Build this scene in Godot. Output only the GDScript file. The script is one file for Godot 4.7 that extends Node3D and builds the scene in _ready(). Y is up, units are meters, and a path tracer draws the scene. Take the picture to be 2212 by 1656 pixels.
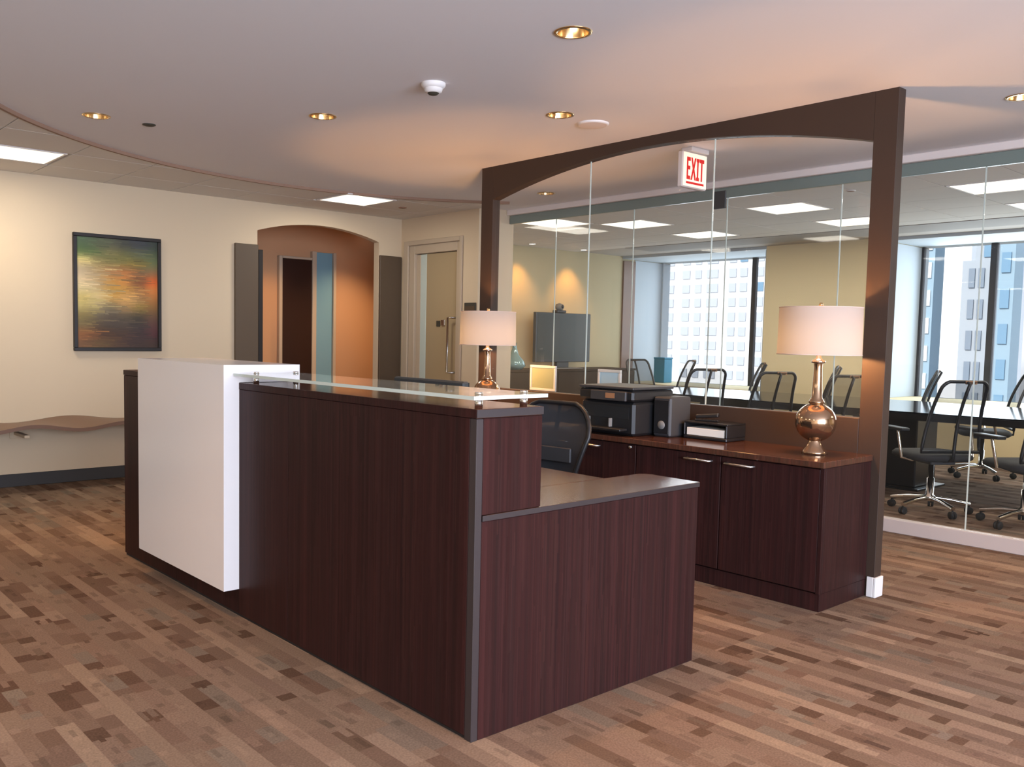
extends Node3D

# ---------------------------------------------------------------- constants
const CEIL := 2.575          # plasterboard ceiling of the reception
const TILE_CEIL := 2.556     # tiled ceilings
const PORTAL_X := 2.711      # front face of the brown room divider
const GLASS_X := 4.415       # conference room glass wall
const DOOR_X := 4.0          # wall with the glazed door
const BACK_Z := -5.836       # wall with the painting

var M := {}
var rng := RandomNumberGenerator.new()
var box_cache := {}

func _ready() -> void:
	rng.seed = 7
	set_view()
	make_materials()
	build_shell()
	build_ceilings()
	build_lobby()
	build_divider()
	build_glass_wall()
	build_conference_shell()
	build_outside()
	build_desk()
	build_credenza()
	build_desk_things()
	build_wall_things()
	build_ceiling_things()
	build_conference_things()

# ---------------------------------------------------------------- camera, sky, lights
func set_view() -> void:
	var cam := Camera3D.new()
	cam.name = "camera"
	cam.near = 0.1
	cam.far = 900.0
	cam.projection = Camera3D.PROJECTION_FRUSTUM
	cam.size = 0.1 * 1656.0 / 1922.4455
	cam.frustum_offset = Vector2(102.2612, 35.2256) * 0.1 / 1922.4455
	cam.transform = Transform3D(Basis.from_euler(Vector3(deg_to_rad(-4.079), deg_to_rad(-40.599), deg_to_rad(1.069))), Vector3(-1.8353, 1.3025, 2.0796))
	add_child(cam)
	cam.current = true
	var we := WorldEnvironment.new()
	we.name = "environment"
	var env := Environment.new()
	env.background_mode = Environment.BG_SKY
	var sky := Sky.new()
	var sm := ProceduralSkyMaterial.new()
	sm.sky_top_color = Color(0.80, 0.88, 0.97)
	sm.sky_horizon_color = Color(0.95, 0.97, 1.0)
	sm.ground_bottom_color = Color(0.55, 0.57, 0.6)
	sm.ground_horizon_color = Color(0.85, 0.87, 0.9)
	sm.energy_multiplier = 1.5
	sky.sky_material = sm
	env.sky = sky
	env.tonemap_mode = Environment.TONE_MAPPER_LINEAR
	env.tonemap_exposure = 1.17
	env.sdfgi_enabled = true
	env.ssao_enabled = true
	env.ssil_enabled = true
	we.environment = env
	add_child(we)
	var sun := DirectionalLight3D.new()
	sun.name = "sun"
	sun.light_energy = 1.3
	sun.light_color = Color(1.0, 0.98, 0.94)
	sun.light_angular_distance = 1.0
	sun.shadow_enabled = true
	sun.sky_mode = DirectionalLight3D.SKY_MODE_LIGHT_ONLY
	add_child(sun)
	sun.look_at_from_position(Vector3.ZERO, Vector3(0.85, -0.55, 0.12))
	# daylight in the window behind the camera
	area_light("daylight_window_light", Vector3(-1.1, 1.5, 5.13), Vector2(5.6, 1.9), Vector3(0, 0, -1), Color(0.86, 0.91, 1.0), 58.0)
	# daylight in the two conference room windows
	area_light("daylight_window_light", Vector3(9.82, 1.6, -5.55), Vector2(2.2, 1.8), Vector3(-1, 0, 0), Color(0.88, 0.95, 1.0), 2.3)
	area_light("daylight_window_light", Vector3(9.82, 1.6, -0.9), Vector2(3.4, 1.8), Vector3(-1, 0, 0), Color(0.88, 0.95, 1.0), 8.5)

func area_light(called: String, at: Vector3, size: Vector2, dir: Vector3, col: Color, energy: float, parent: Node3D = null) -> void:
	var l := AreaLight3D.new()
	l.name = called
	l.area_size = size
	l.light_color = col
	l.light_energy = energy
	l.area_range = 20.0
	l.area_attenuation = 2.0
	l.shadow_enabled = true
	var p: Node3D = parent if parent else self
	p.add_child(l, true)
	var up := Vector3.UP if absf(dir.y) < 0.9 else Vector3.FORWARD
	l.position = at
	l.basis = Basis.looking_at(dir, up)

func spot_light(called: String, at: Vector3, dir: Vector3, angle: float, soft: float, col: Color, energy: float, parent: Node3D = null) -> void:
	var l := SpotLight3D.new()
	l.name = called
	l.spot_angle = angle
	l.spot_angle_attenuation = soft
	l.light_color = col
	l.light_energy = energy
	l.spot_range = 12.0
	l.spot_attenuation = 2.0
	l.light_size = 0.04
	l.shadow_enabled = true
	var p: Node3D = parent if parent else self
	p.add_child(l, true)
	l.position = at
	var up := Vector3.UP if absf(dir.normalized().y) < 0.9 else Vector3.FORWARD
	l.basis = Basis.looking_at(dir, up)

# ---------------------------------------------------------------- materials
func c8(r: float, g: float, b: float, a := 1.0) -> Color:
	return Color(r / 255.0, g / 255.0, b / 255.0, a)

func mat(called: String, col: Color, rough := 0.7, metal := 0.0) -> StandardMaterial3D:
	var m := StandardMaterial3D.new()
	m.resource_name = called
	m.albedo_color = col
	m.roughness = rough
	m.metallic = metal
	M[called] = m
	return m

func glow(called: String, col: Color, energy: float) -> StandardMaterial3D:
	var m := mat(called, col, 0.6)
	m.emission_enabled = true
	m.emission = col
	m.emission_energy_multiplier = energy
	return m

func noise_tex(freq: float, lo: float, hi: float, size := 256, sd := 1) -> NoiseTexture2D:
	var t := NoiseTexture2D.new()
	t.width = size
	t.height = size
	t.seamless = true
	var n := FastNoiseLite.new()
	n.seed = sd
	n.frequency = freq
	t.noise = n
	var g := Gradient.new()
	g.set_color(0, Color(lo, lo, lo))
	g.set_color(1, Color(hi, hi, hi))
	t.color_ramp = g
	return t

func wood_image(base: Color, spread: float, sd: int) -> ImageTexture:
	var r := RandomNumberGenerator.new()
	r.seed = sd
	var w := 512
	var h := 512
	var im := Image.create(w, h, false, Image.FORMAT_RGB8)
	var x := 0
	while x < w:
		var wd := r.randi_range(2, 7)
		var k := 1.0 + r.randf_range(-spread, spread)
		var red := r.randf_range(-0.06, 0.08)
		im.fill_rect(Rect2i(x, 0, wd, h), Color(base.r * (k + red), base.g * k, base.b * k))
		x += wd
	for i in 420:
		var k2 := 1.0 + r.randf_range(-spread, spread * 1.1)
		im.fill_rect(Rect2i(r.randi_range(0, w - 1), r.randi_range(0, h - 40), r.randi_range(1, 3), r.randi_range(40, 260)), Color(base.r * k2 * 1.02, base.g * k2, base.b * k2))
	return ImageTexture.create_from_image(im)

func carpet_image() -> ImageTexture:
	var r := RandomNumberGenerator.new()
	r.seed = 21
	var n := 2048
	var im := Image.create(n, n, false, Image.FORMAT_RGB8)
	var strip := 32
	var tones := [c8(149, 126, 107), c8(137, 114, 97), c8(130, 107, 91), c8(122, 99, 84), c8(127, 111, 97), c8(99, 77, 63), c8(114, 91, 76)]
	var weights := [0.20, 0.46, 0.62, 0.74, 0.82, 0.91, 1.0]
	for s in n / strip:
		var bias := r.randf_range(-0.05, 0.05)
		var y := 0
		while y < n:
			var ln := r.randi_range(26, 120)
			var p := r.randf()
			if s % 3 == 0:      # every third strip is a long pale one
				ln = r.randi_range(90, 380)
				p *= 0.5
			else:
				p = 0.30 + 0.70 * p
			var k := 0
			while p > weights[k]:
				k += 1
			if k == 5:
				ln = r.randi_range(22, 60)
			var c: Color = tones[k]
			var j := 1.0 + bias + r.randf_range(-0.03, 0.03)
			im.fill_rect(Rect2i(s * strip, y, strip, ln), Color(c.r * j, c.g * j, c.b * j))
			y += ln
		# short dashes of darker and lighter yarn
		for i in 22:
			var j2: float = [0.90, 0.94, 1.05][r.randi() % 3]
			var at := Vector2i(s * strip + r.randi_range(0, 16), r.randi_range(0, n - 60))
			var cc := im.get_pixel(at.x + 4, at.y + 4)
			im.fill_rect(Rect2i(at.x, at.y, r.randi_range(8, 16), r.randi_range(10, 46)), Color(cc.r * j2, cc.g * j2, cc.b * j2))
	return ImageTexture.create_from_image(im)

func painting_image() -> ImageTexture:
	var rows := [
		[[75, 92, 62], [82, 88, 62], [82, 82, 62], [66, 66, 56], [58, 60, 62], [52, 60, 50]],
		[[88, 104, 56], [98, 102, 60], [112, 105, 62], [98, 96, 56], [88, 92, 66], [78, 88, 58]],
		[[190, 172, 108], [140, 126, 74], [122, 112, 58], [128, 112, 52], [120, 106, 48], [104, 106, 62]],
		[[182, 160, 122], [168, 140, 92], [172, 122, 72], [170, 108, 52], [120, 92, 56], [140, 100, 58]],
		[[206, 180, 136], [186, 154, 104], [192, 136, 64], [194, 126, 58], [128, 78, 40], [202, 96, 32]],
		[[206, 184, 132], [190, 160, 108], [188, 142, 62], [194, 140, 66], [150, 102, 56], [200, 118, 50]],
		[[198, 174, 104], [204, 178, 120], [190, 145, 72], [198, 150, 84], [160, 120, 68], [170, 108, 48]],
		[[178, 158, 96], [152, 134, 94], [128, 110, 76], [164, 126, 74], [140, 112, 52], [132, 92, 42]],
		[[128, 110, 62], [106, 92, 66], [88, 74, 56], [92, 76, 52], [70, 58, 36], [98, 68, 42]],
		[[112, 92, 54], [84, 66, 44], [72, 58, 46], [70, 56, 44], [56, 44, 38], [82, 48, 40]],
		[[128, 80, 38], [84, 52, 26], [70, 46, 26], [66, 44, 34], [54, 36, 34], [74, 34, 34]],
		[[110, 74, 42], [96, 70, 36], [82, 56, 32], [64, 42, 32], [58, 38, 30], [60, 36, 26]]]
	var im := Image.create(6, rows.size(), false, Image.FORMAT_RGB8)
	for y in rows.size():
		for x in 6:
			var p = rows[y][x]
			im.set_pixel(x, y, c8(p[0], p[1], p[2]))
	im.resize(256, 336, Image.INTERPOLATE_CUBIC)
	var r := RandomNumberGenerator.new()
	r.seed = 5
	for i in 900:   # brush strokes
		var at := Vector2i(r.randi_range(0, 210), r.randi_range(0, 330))
		var c := im.get_pixel(at.x, at.y)
		var j := r.randf_range(0.88, 1.12)
		im.fill_rect(Rect2i(at.x, at.y, r.randi_range(8, 46), r.randi_range(1, 3)), Color(c.r * j, c.g * j, c.b * j))
	return ImageTexture.create_from_image(im)

func make_materials() -> void:
	mat("plaster_ceiling", c8(230, 228, 230), 0.95)
	mat("ceiling_tile", c8(220, 216, 210), 0.95)
	mat("ceiling_grid", c8(176, 168, 160), 0.8)
	mat("ceiling_edge", c8(150, 118, 98), 0.8)  # on the curved trim this brown holds the step's shade; also colours sprinkler caps
	mat("ceiling_slot", c8(150, 145, 140), 0.8)
	mat("wall_paint", c8(206, 186, 158), 0.9)
	mat("wall_paint_beige", c8(214, 196, 156), 0.9)
	mat("wall_conference", c8(188, 174, 140), 0.9)
	mat("lobby_paint", c8(196, 150, 112), 0.9)
	mat("window_white", c8(176, 184, 190), 0.7)
	mat("header_white", c8(226, 214, 208), 0.8)
	mat("baseboard_dark", c8(52, 50, 50), 0.7)
	mat("glass_base_shaded", c8(188, 178, 174), 0.6)  # white base under the glass, darkened in colour for the shade on it
	mat("baseboard_white", c8(228, 222, 218), 0.6)
	var f := mat("carpet", Color.WHITE, 0.95)
	f.albedo_texture = carpet_image()
	f.uv1_triplanar = true
	f.uv1_world_triplanar = true
	f.uv1_scale = Vector3(0.25, 0.25, 0.25)
	f.detail_enabled = true
	f.detail_blend_mode = BaseMaterial3D.BLEND_MODE_MUL
	f.detail_albedo = noise_tex(0.25, 0.80, 1.0, 256, 3)
	f.detail_uv_layer = BaseMaterial3D.DETAIL_UV_2
	f.uv2_triplanar = true
	f.uv2_world_triplanar = true
	f.uv2_scale = Vector3(1.7, 1.7, 1.7)
	f.metallic_specular = 0.1
	var w := mat("dark_wood", Color.WHITE, 0.38)
	w.albedo_texture = wood_image(c8(50, 30, 28), 0.13, 3)
	w.uv1_triplanar = true
	w.uv1_world_triplanar = true
	w.metallic_specular = 0.2
	var w2 := mat("dark_wood_top", Color.WHITE, 0.13)
	w2.metallic_specular = 0.4
	w2.albedo_texture = wood_image(c8(80, 52, 40), 0.10, 4)
	w2.uv1_triplanar = true
	w2.uv1_world_triplanar = true
	mat("wood_blackish", c8(26, 19, 18), 0.7)  # near-black brown for the plinths and the strip beside the arch
	mat("edge_band", c8(52, 44, 44), 0.45)
	mat("divider_brown", c8(63, 49, 41), 0.55)
	M["divider_brown"].metallic_specular = 0.35
	mat("panel_wood", c8(84, 68, 52), 0.5)
	mat("white_solid", c8(232, 226, 224), 0.22)
	mat("steel", c8(205, 202, 198), 0.28, 1.0)
	mat("chrome", c8(225, 222, 218), 0.12, 1.0)
	mat("gold_reflector", c8(232, 200, 150), 0.2, 1.0)
	mat("mercury_glass", c8(190, 156, 126), 0.12, 0.95)
	mat("black_plastic", c8(26, 26, 28), 0.45)
	mat("charcoal_plastic", c8(52, 52, 54), 0.5)
	mat("grey_plastic", c8(120, 120, 118), 0.5)
	mat("black_rubber", c8(20, 20, 20), 0.8)
	mat("seat_fabric", c8(38, 37, 38), 0.9)
	mat("paper", c8(232, 226, 214), 0.9)
	mat("tan_label", c8(150, 108, 76), 0.6)
	mat("dark_sign", c8(64, 60, 50), 0.6)
	mat("art_frame", c8(26, 20, 18), 0.4)
	var art := mat("painting", Color.WHITE, 0.6)
	art.albedo_texture = painting_image()
	mat("table_black", c8(30, 30, 34), 0.08)
	mat("table_edge", c8(22, 20, 22), 0.3)
	mat("teal", c8(20, 110, 140), 0.6)
	mat("green_print", c8(152, 158, 118), 0.7)
	mat("blue_print", c8(168, 200, 214), 0.7)
	mat("grey_frame", c8(214, 210, 200), 0.5)
	mat("screen_dark", c8(50, 54, 50), 0.35)
	mat("screen_back", c8(56, 60, 62), 0.4)
	mat("vase_glass", c8(120, 150, 150), 0.1, 0.2)
	mat("sideboard_brown", c8(58, 46, 37), 0.6).metallic_specular = 0.2
	mat("bench_wood", c8(116, 86, 68), 0.4)
	mat("daylight_blue", c8(120, 160, 176), 0.25)  # daylight beyond the sidelight pane, put into its blue-grey colour
	mat("lobby_door", c8(42, 20, 14), 0.4)
	mat("door_trim", c8(186, 168, 146), 0.5)
	mat("door_leaf", c8(170, 150, 118), 0.35)
	mat("rail_green", c8(120, 132, 126), 0.3)
	mat("facade_white", c8(246, 246, 246), 0.9)
	mat("facade_grey", c8(160, 167, 175), 0.9)
	mat("facade_blue", c8(140, 163, 178), 0.9)
	mat("far_pane", c8(174, 180, 190), 0.7)
	mat("far_pane_grey", c8(118, 130, 144), 0.7)
	mat("far_pane_blue", c8(105, 140, 166), 0.7)
	mat("street", c8(150, 150, 150), 0.95)
	mat("mullion", c8(34, 34, 40), 0.5)
	mat("red_letter", c8(196, 26, 22), 0.5)
	glow("panel_glow", c8(255, 250, 226), 1.25)
	glow("bulb_glow", c8(255, 236, 214), 9.0)
	glow("sign_glow", c8(255, 240, 214), 0.45)
	glow("red_glow", c8(210, 20, 16), 0.35)
	M["red_letter"] = M["red_glow"]
	var sh := mat("lamp_shade", c8(170, 157, 150), 0.9)
	sh.backlight_enabled = true
	sh.backlight = Color(0.05, 0.054, 0.062).linear_to_srgb()
	sh.cull_mode = BaseMaterial3D.CULL_DISABLED
	mat("shade_trim", c8(226, 200, 186), 0.8)
	var gl := mat("clear_glass", Color(0.7, 0.75, 0.72, 0.006), 0.02)
	gl.transparency = BaseMaterial3D.TRANSPARENCY_ALPHA
	gl.cull_mode = BaseMaterial3D.CULL_DISABLED
	gl.metallic_specular = 0.27
	var gs := mat("shelf_glass", Color(0.86, 0.93, 0.90, 0.22), 0.03)
	gs.transparency = BaseMaterial3D.TRANSPARENCY_ALPHA
	mat("glass_edge", c8(196, 206, 198), 0.2)
	var mesh_m := mat("chair_mesh", Color(0.10, 0.10, 0.105, 0.55), 0.8)
	mesh_m.transparency = BaseMaterial3D.TRANSPARENCY_ALPHA
	mesh_m.cull_mode = BaseMaterial3D.CULL_DISABLED
	var mesh_d := mat("chair_mesh_dense", Color(0.15, 0.155, 0.17, 0.97), 0.8)
	mesh_d.transparency = BaseMaterial3D.TRANSPARENCY_ALPHA
	mesh_d.cull_mode = BaseMaterial3D.CULL_DISABLED

# ---------------------------------------------------------------- shape helpers
func mb() -> SurfaceTool:
	var st := SurfaceTool.new()
	st.begin(Mesh.PRIMITIVE_TRIANGLES)
	st.set_smooth_group(-1)
	return st

# a triangle turned so that its front looks along "out"
func tri(st: SurfaceTool, a: Vector3, b: Vector3, c: Vector3, out: Vector3) -> void:
	var n := (b - a).cross(c - a)
	if n.length_squared() < 1e-16:
		return
	if n.dot(out) > 0.0:
		var t := b
		b = c
		c = t
	for v in [a, b, c]:
		st.add_vertex(v)

func quad(st: SurfaceTool, a: Vector3, b: Vector3, c: Vector3, d: Vector3, out: Vector3) -> void:
	tri(st, a, b, c, out)
	tri(st, a, c, d, out)

func add_box(st: SurfaceTool, at: Vector3, size: Vector3, bev := 0.004, basis := Basis.IDENTITY) -> void:
	var h := size * 0.5
	var b: float = minf(bev, minf(h.x, minf(h.y, h.z)) * 0.45)
	var P := func(sx: float, sy: float, sz: float, face: int) -> Vector3:
		var v := Vector3(sx * (h.x - (0.0 if face == 0 else b)), sy * (h.y - (0.0 if face == 1 else b)), sz * (h.z - (0.0 if face == 2 else b)))
		return at + basis * v
	for s in [-1.0, 1.0]:
		quad(st, P.call(s, -1, -1, 0), P.call(s, 1, -1, 0), P.call(s, 1, 1, 0), P.call(s, -1, 1, 0), basis * Vector3(s, 0, 0))
		quad(st, P.call(-1, s, -1, 1), P.call(1, s, -1, 1), P.call(1, s, 1, 1), P.call(-1, s, 1, 1), basis * Vector3(0, s, 0))
		quad(st, P.call(-1, -1, s, 2), P.call(1, -1, s, 2), P.call(1, 1, s, 2), P.call(-1, 1, s, 2), basis * Vector3(0, 0, s))
		for t in [-1.0, 1.0]:
			quad(st, P.call(s, t, -1, 0), P.call(s, t, 1, 0), P.call(s, t, 1, 1), P.call(s, t, -1, 1), basis * Vector3(s, t, 0))
			quad(st, P.call(s, -1, t, 0), P.call(s, 1, t, 0), P.call(s, 1, t, 2), P.call(s, -1, t, 2), basis * Vector3(s, 0, t))
			quad(st, P.call(-1, s, t, 1), P.call(1, s, t, 1), P.call(1, s, t, 2), P.call(-1, s, t, 2), basis * Vector3(0, s, t))
			for u in [-1.0, 1.0]:
				tri(st, P.call(s, t, u, 0), P.call(s, t, u, 1), P.call(s, t, u, 2), basis * Vector3(s, t, u))

# box from its two corners
func add_span(st: SurfaceTool, a: Vector3, b: Vector3, bev := 0.004) -> void:
	add_box(st, (a + b) * 0.5, (b - a).abs(), bev)

func add_lathe(st: SurfaceTool, profile: Array, at := Vector3.ZERO, segs := 28, basis := Basis.IDENTITY) -> void:
	st.set_smooth_group(0)
	for i in profile.size() - 1:
		var p: Vector2 = profile[i]
		var q: Vector2 = profile[i + 1]
		var slope := Vector2(q.y - p.y, -(q.x - p.x))
		for k in segs:
			var a0 := TAU * k / segs
			var a1 := TAU * (k + 1) / segs
			var am := (a0 + a1) * 0.5
			var out := basis * Vector3(slope.x * cos(am), slope.y, slope.x * sin(am))
			var A := at + basis * Vector3(p.x * cos(a0), p.y, p.x * sin(a0))
			var B := at + basis * Vector3(p.x * cos(a1), p.y, p.x * sin(a1))
			var C := at + basis * Vector3(q.x * cos(a1), q.y, q.x * sin(a1))
			var D := at + basis * Vector3(q.x * cos(a0), q.y, q.x * sin(a0))
			quad(st, A, B, C, D, out)
	st.set_smooth_group(-1)

func add_tube(st: SurfaceTool, pts: Array, r: float, segs := 8, closed := false, flat := 1.0) -> void:
	st.set_smooth_group(0)
	var rings := []
	var n := pts.size()
	var side := Vector3.ZERO
	for i in n:
		var a: Vector3 = pts[(i - 1 + n) % n] if closed or i > 0 else pts[i]
		var b: Vector3 = pts[(i + 1) % n] if closed or i < n - 1 else pts[i]
		var d := (b - a).normalized()
		if side == Vector3.ZERO:
			side = d.cross(Vector3.UP if absf(d.y) < 0.9 else Vector3.RIGHT).normalized()
		side = (side - d * side.dot(d)).normalized()
		var up := d.cross(side)
		var ring := []
		for k in segs:
			var t := TAU * k / segs
			ring.append(pts[i] + (side * cos(t) * flat + up * sin(t)) * r)
		rings.append(ring)
	for i in (n if closed else n - 1):
		var R: Array = rings[i]
		var S: Array = rings[(i + 1) % n]
		for k in segs:
			var k2 := (k + 1) % segs
			var c: Vector3 = (pts[i] + pts[(i + 1) % n]) * 0.5
			quad(st, R[k], R[k2], S[k2], S[k], (R[k] + S[k2]) * 0.5 - c)
	st.set_smooth_group(-1)
	if not closed:
		for e in [0, n - 1]:
			var ring: Array = rings[e]
			var out: Vector3 = pts[0] - pts[1] if e == 0 else pts[n - 1] - pts[n - 2]
			for k in segs - 2:
				tri(st, ring[0], ring[k + 1], ring[k + 2], out)

# a polygon in the plane of ax and ay, pulled along az by depth
func add_prism(st: SurfaceTool, poly: PackedVector2Array, depth: float, t: Transform3D) -> void:
	var idx := Geometry2D.triangulate_polygon(poly)
	var nz := t.basis.z
	var f := func(p: Vector2, z: float) -> Vector3:
		return t * Vector3(p.x, p.y, z)
	for i in range(0, idx.size(), 3):
		tri(st, f.call(poly[idx[i]], depth), f.call(poly[idx[i + 1]], depth), f.call(poly[idx[i + 2]], depth), nz)
		tri(st, f.call(poly[idx[i]], 0.0), f.call(poly[idx[i + 1]], 0.0), f.call(poly[idx[i + 2]], 0.0), -nz)
	var cw := Geometry2D.is_polygon_clockwise(poly)
	for i in poly.size():
		var a := poly[i]
		var b := poly[(i + 1) % poly.size()]
		var e := b - a
		var o := Vector2(-e.y, e.x) if cw else Vector2(e.y, -e.x)
		quad(st, f.call(a, 0.0), f.call(b, 0.0), f.call(b, depth), f.call(a, depth), t.basis * Vector3(o.x, o.y, 0))

# polygons given in (z, y), pulled along x
func zy(x: float) -> Transform3D:
	return Transform3D(Basis(Vector3(0, 0, 1), Vector3(0, 1, 0), Vector3(1, 0, 0)), Vector3(x, 0, 0))

# polygons given in (x, z), pulled up
func xz(y: float) -> Transform3D:
	return Transform3D(Basis(Vector3(1, 0, 0), Vector3(0, 0, 1), Vector3(0, 1, 0)), Vector3(0, y, 0))

# ---------------------------------------------------------------- node helpers
func put(called: String, st: SurfaceTool, material, parent: Node3D = null) -> MeshInstance3D:
	st.generate_normals()
	return put_mesh(called, st.commit(), material, parent)

func put_mesh(called: String, mesh: Mesh, material, parent: Node3D = null, at := Vector3.ZERO) -> MeshInstance3D:
	var o := MeshInstance3D.new()
	o.name = called if parent else numbered(called)
	o.mesh = mesh
	o.material_override = M[material] if material is String else material
	o.position = at
	if parent:
		var base := called
		var n := 0
		while parent.has_node(NodePath(called)):
			n += 1
			called = "%s_%03d" % [base, n]
		o.name = called
		parent.add_child(o)
	else:
		add_child(o)
	return o

func numbered(called: String) -> String:
	var n := 0
	var c := called
	while has_node(NodePath(c)):
		n += 1
		c = "%s_%03d" % [called, n]
	return c

func thing(called: String, label: String, category: String, at := Vector3.ZERO, turn := 0.0, group := "") -> Node3D:
	var o := Node3D.new()
	o.name = numbered(called)
	add_child(o)
	o.position = at
	o.rotation.y = turn
	return tag(o, label, category, group)

func tag(o: Node3D, label: String, category: String, group := "") -> Node3D:
	o.set_meta("label", label)
	o.set_meta("category", category)
	if group:
		o.set_meta("group", group)
	return o

func structure(o: Node3D, label := "", category := "") -> Node3D:
	o.set_meta("kind", "structure")
	if label:
		o.set_meta("label", label)
	if category:
		o.set_meta("category", category)
	return o

func struct_node(called: String, label: String, category: String) -> Node3D:
	var o := Node3D.new()
	o.name = numbered(called)
	add_child(o)
	return structure(o, label, category)

func dup(src: Node3D, at: Vector3, turn: float, label: String, group := "") -> Node3D:
	var r: Node3D = src.duplicate()
	var base := String(src.name).rstrip("0123456789").rstrip("_")
	r.name = numbered(base)
	add_child(r)
	r.position = at
	r.rotation.y = turn
	r.set_meta("label", label)
	if group:
		r.set_meta("group", group)
	return r

# a box part with its own mesh; equal sizes share one mesh
func bx(called: String, a: Vector3, b: Vector3, material, parent: Node3D = null, bev := 0.004) -> MeshInstance3D:
	var size := (b - a).abs()
	var key := "%.4f %.4f %.4f %.4f" % [size.x, size.y, size.z, bev]
	if not box_cache.has(key):
		var st := mb()
		add_box(st, Vector3.ZERO, size, bev)
		st.generate_normals()
		box_cache[key] = st.commit()
	return put_mesh(called, box_cache[key], material, parent, (a + b) * 0.5)

# ---------------------------------------------------------------- the room
func arch_points(x0: float, x1: float, y_end: float, y_top: float, n := 20) -> Array:
	var half := (x1 - x0) * 0.5
	var s := y_top - y_end
	var R := (half * half + s * s) / (2.0 * s)
	var out := []
	for i in n + 1:
		var x := x0 + (x1 - x0) * i / n
		var d := x - (x0 + x1) * 0.5
		out.append(Vector2(x, y_top - R + sqrt(R * R - d * d)))
	return out

func build_shell() -> void:
	structure(bx("floor", Vector3(-4.7, -0.12, -8.2), Vector3(10.0, 0.0, 5.4), "carpet", null, 0.0), "brown mosaic patterned carpet over the whole office floor", "floor")
	# wall with the painting and the arched opening
	var poly := PackedVector2Array([Vector2(-4.7, 0), Vector2(2.274, 0)])
	for p in arch_points(2.274, 3.70, 2.287, 2.395):
		poly.append(p)
	poly.append_array(PackedVector2Array([Vector2(3.70, 0), Vector2(DOOR_X, 0), Vector2(DOOR_X, 2.75), Vector2(-4.7, 2.75)]))
	var st := mb()
	add_prism(st, poly, 0.09, Transform3D(Basis.IDENTITY, Vector3(0, 0, BACK_Z - 0.09)))
	structure(put("wall_back", st, "wall_paint"), "warm cream wall with the painting and arched opening", "wall")
	structure(bx("baseboard_back", Vector3(-4.5, 0, BACK_Z), Vector3(2.02, 0.105, BACK_Z + 0.014), "baseboard_dark"), "dark baseboard along the cream wall under the bench", "baseboard")
	# wall with the glazed door
	st = mb()
	add_prism(st, PackedVector2Array([Vector2(BACK_Z, 0), Vector2(-5.70, 0), Vector2(-5.70, 2.27), Vector2(-4.82, 2.27), Vector2(-4.82, 0), Vector2(-4.56, 0), Vector2(-4.56, 2.75), Vector2(BACK_Z, 2.75)]), 0.14, zy(DOOR_X))
	structure(put("wall_door", st, "wall_paint"), "cream side wall holding the glazed door", "wall")
	structure(bx("wall_return", Vector3(DOOR_X + 0.14, 0, -4.70), Vector3(GLASS_X + 0.055, 2.75, -4.56), "wall_paint"), "short cream return wall beside the conference glass", "wall")
	structure(bx("wall_left", Vector3(-4.7, 0, BACK_Z), Vector3(-4.5, 2.75, 5.4), "wall_paint", null, 0.0), "cream left wall of the reception", "wall")
	# wall behind the camera, with a wide window
	var near := PackedVector2Array([Vector2(-4.5, 0), Vector2(-4.5, 2.75), Vector2(4.5, 2.75), Vector2(4.5, 0), Vector2(2.75, 0), Vector2(2.75, 2.48), Vector2(-3.95, 2.48), Vector2(-3.95, 0)])
	st = mb()
	add_prism(st, near, 0.2, Transform3D(Basis.IDENTITY, Vector3(0, 0, 5.2)))
	add_span(st, Vector3(-3.95, 0, 5.2), Vector3(2.75, 0.52, 5.4), 0.0)
	structure(put("wall_near", st, "wall_paint"), "cream wall behind the viewer with a wide window", "wall")
	var win := struct_node("window_1", "wide window behind the viewer", "window")
	for i in 6:
		var x := -3.95 + 6.7 * i / 5.0
		bx("mullion", Vector3(x - 0.03, 0.52, 5.24), Vector3(x + 0.03, 2.48, 5.32), "mullion", win)
	for i in 5:
		var x0 := -3.95 + 6.7 * i / 5.0
		bx("pane", Vector3(x0 + 0.03, 0.52, 5.275), Vector3(x0 + 1.31, 2.48, 5.281), "clear_glass", win, 0.0)

func poly_area(p: PackedVector2Array) -> float:
	var a := 0.0
	for i in p.size():
		a += p[i].cross(p[(i + 1) % p.size()])
	return absf(a) * 0.5

func ring_poly(cx: float, cz: float, r: float, n := 20) -> PackedVector2Array:
	var p := PackedVector2Array()
	for i in n:
		p.append(Vector2(cx + r * cos(TAU * i / n), cz + r * sin(TAU * i / n)))
	return p

const DOWNLIGHTS := [[0.967, -0.539], [0.976, -2.529], [-0.002, -3.488], [1.935, -1.527], [3.871, -3.524], [-1.0, -1.53], [-0.1, 0.5], [1.0, 1.45], [3.33, 0.39]]
const ARC_C := Vector2(2.0, -1.66)
const ARC_R := 3.18

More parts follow.
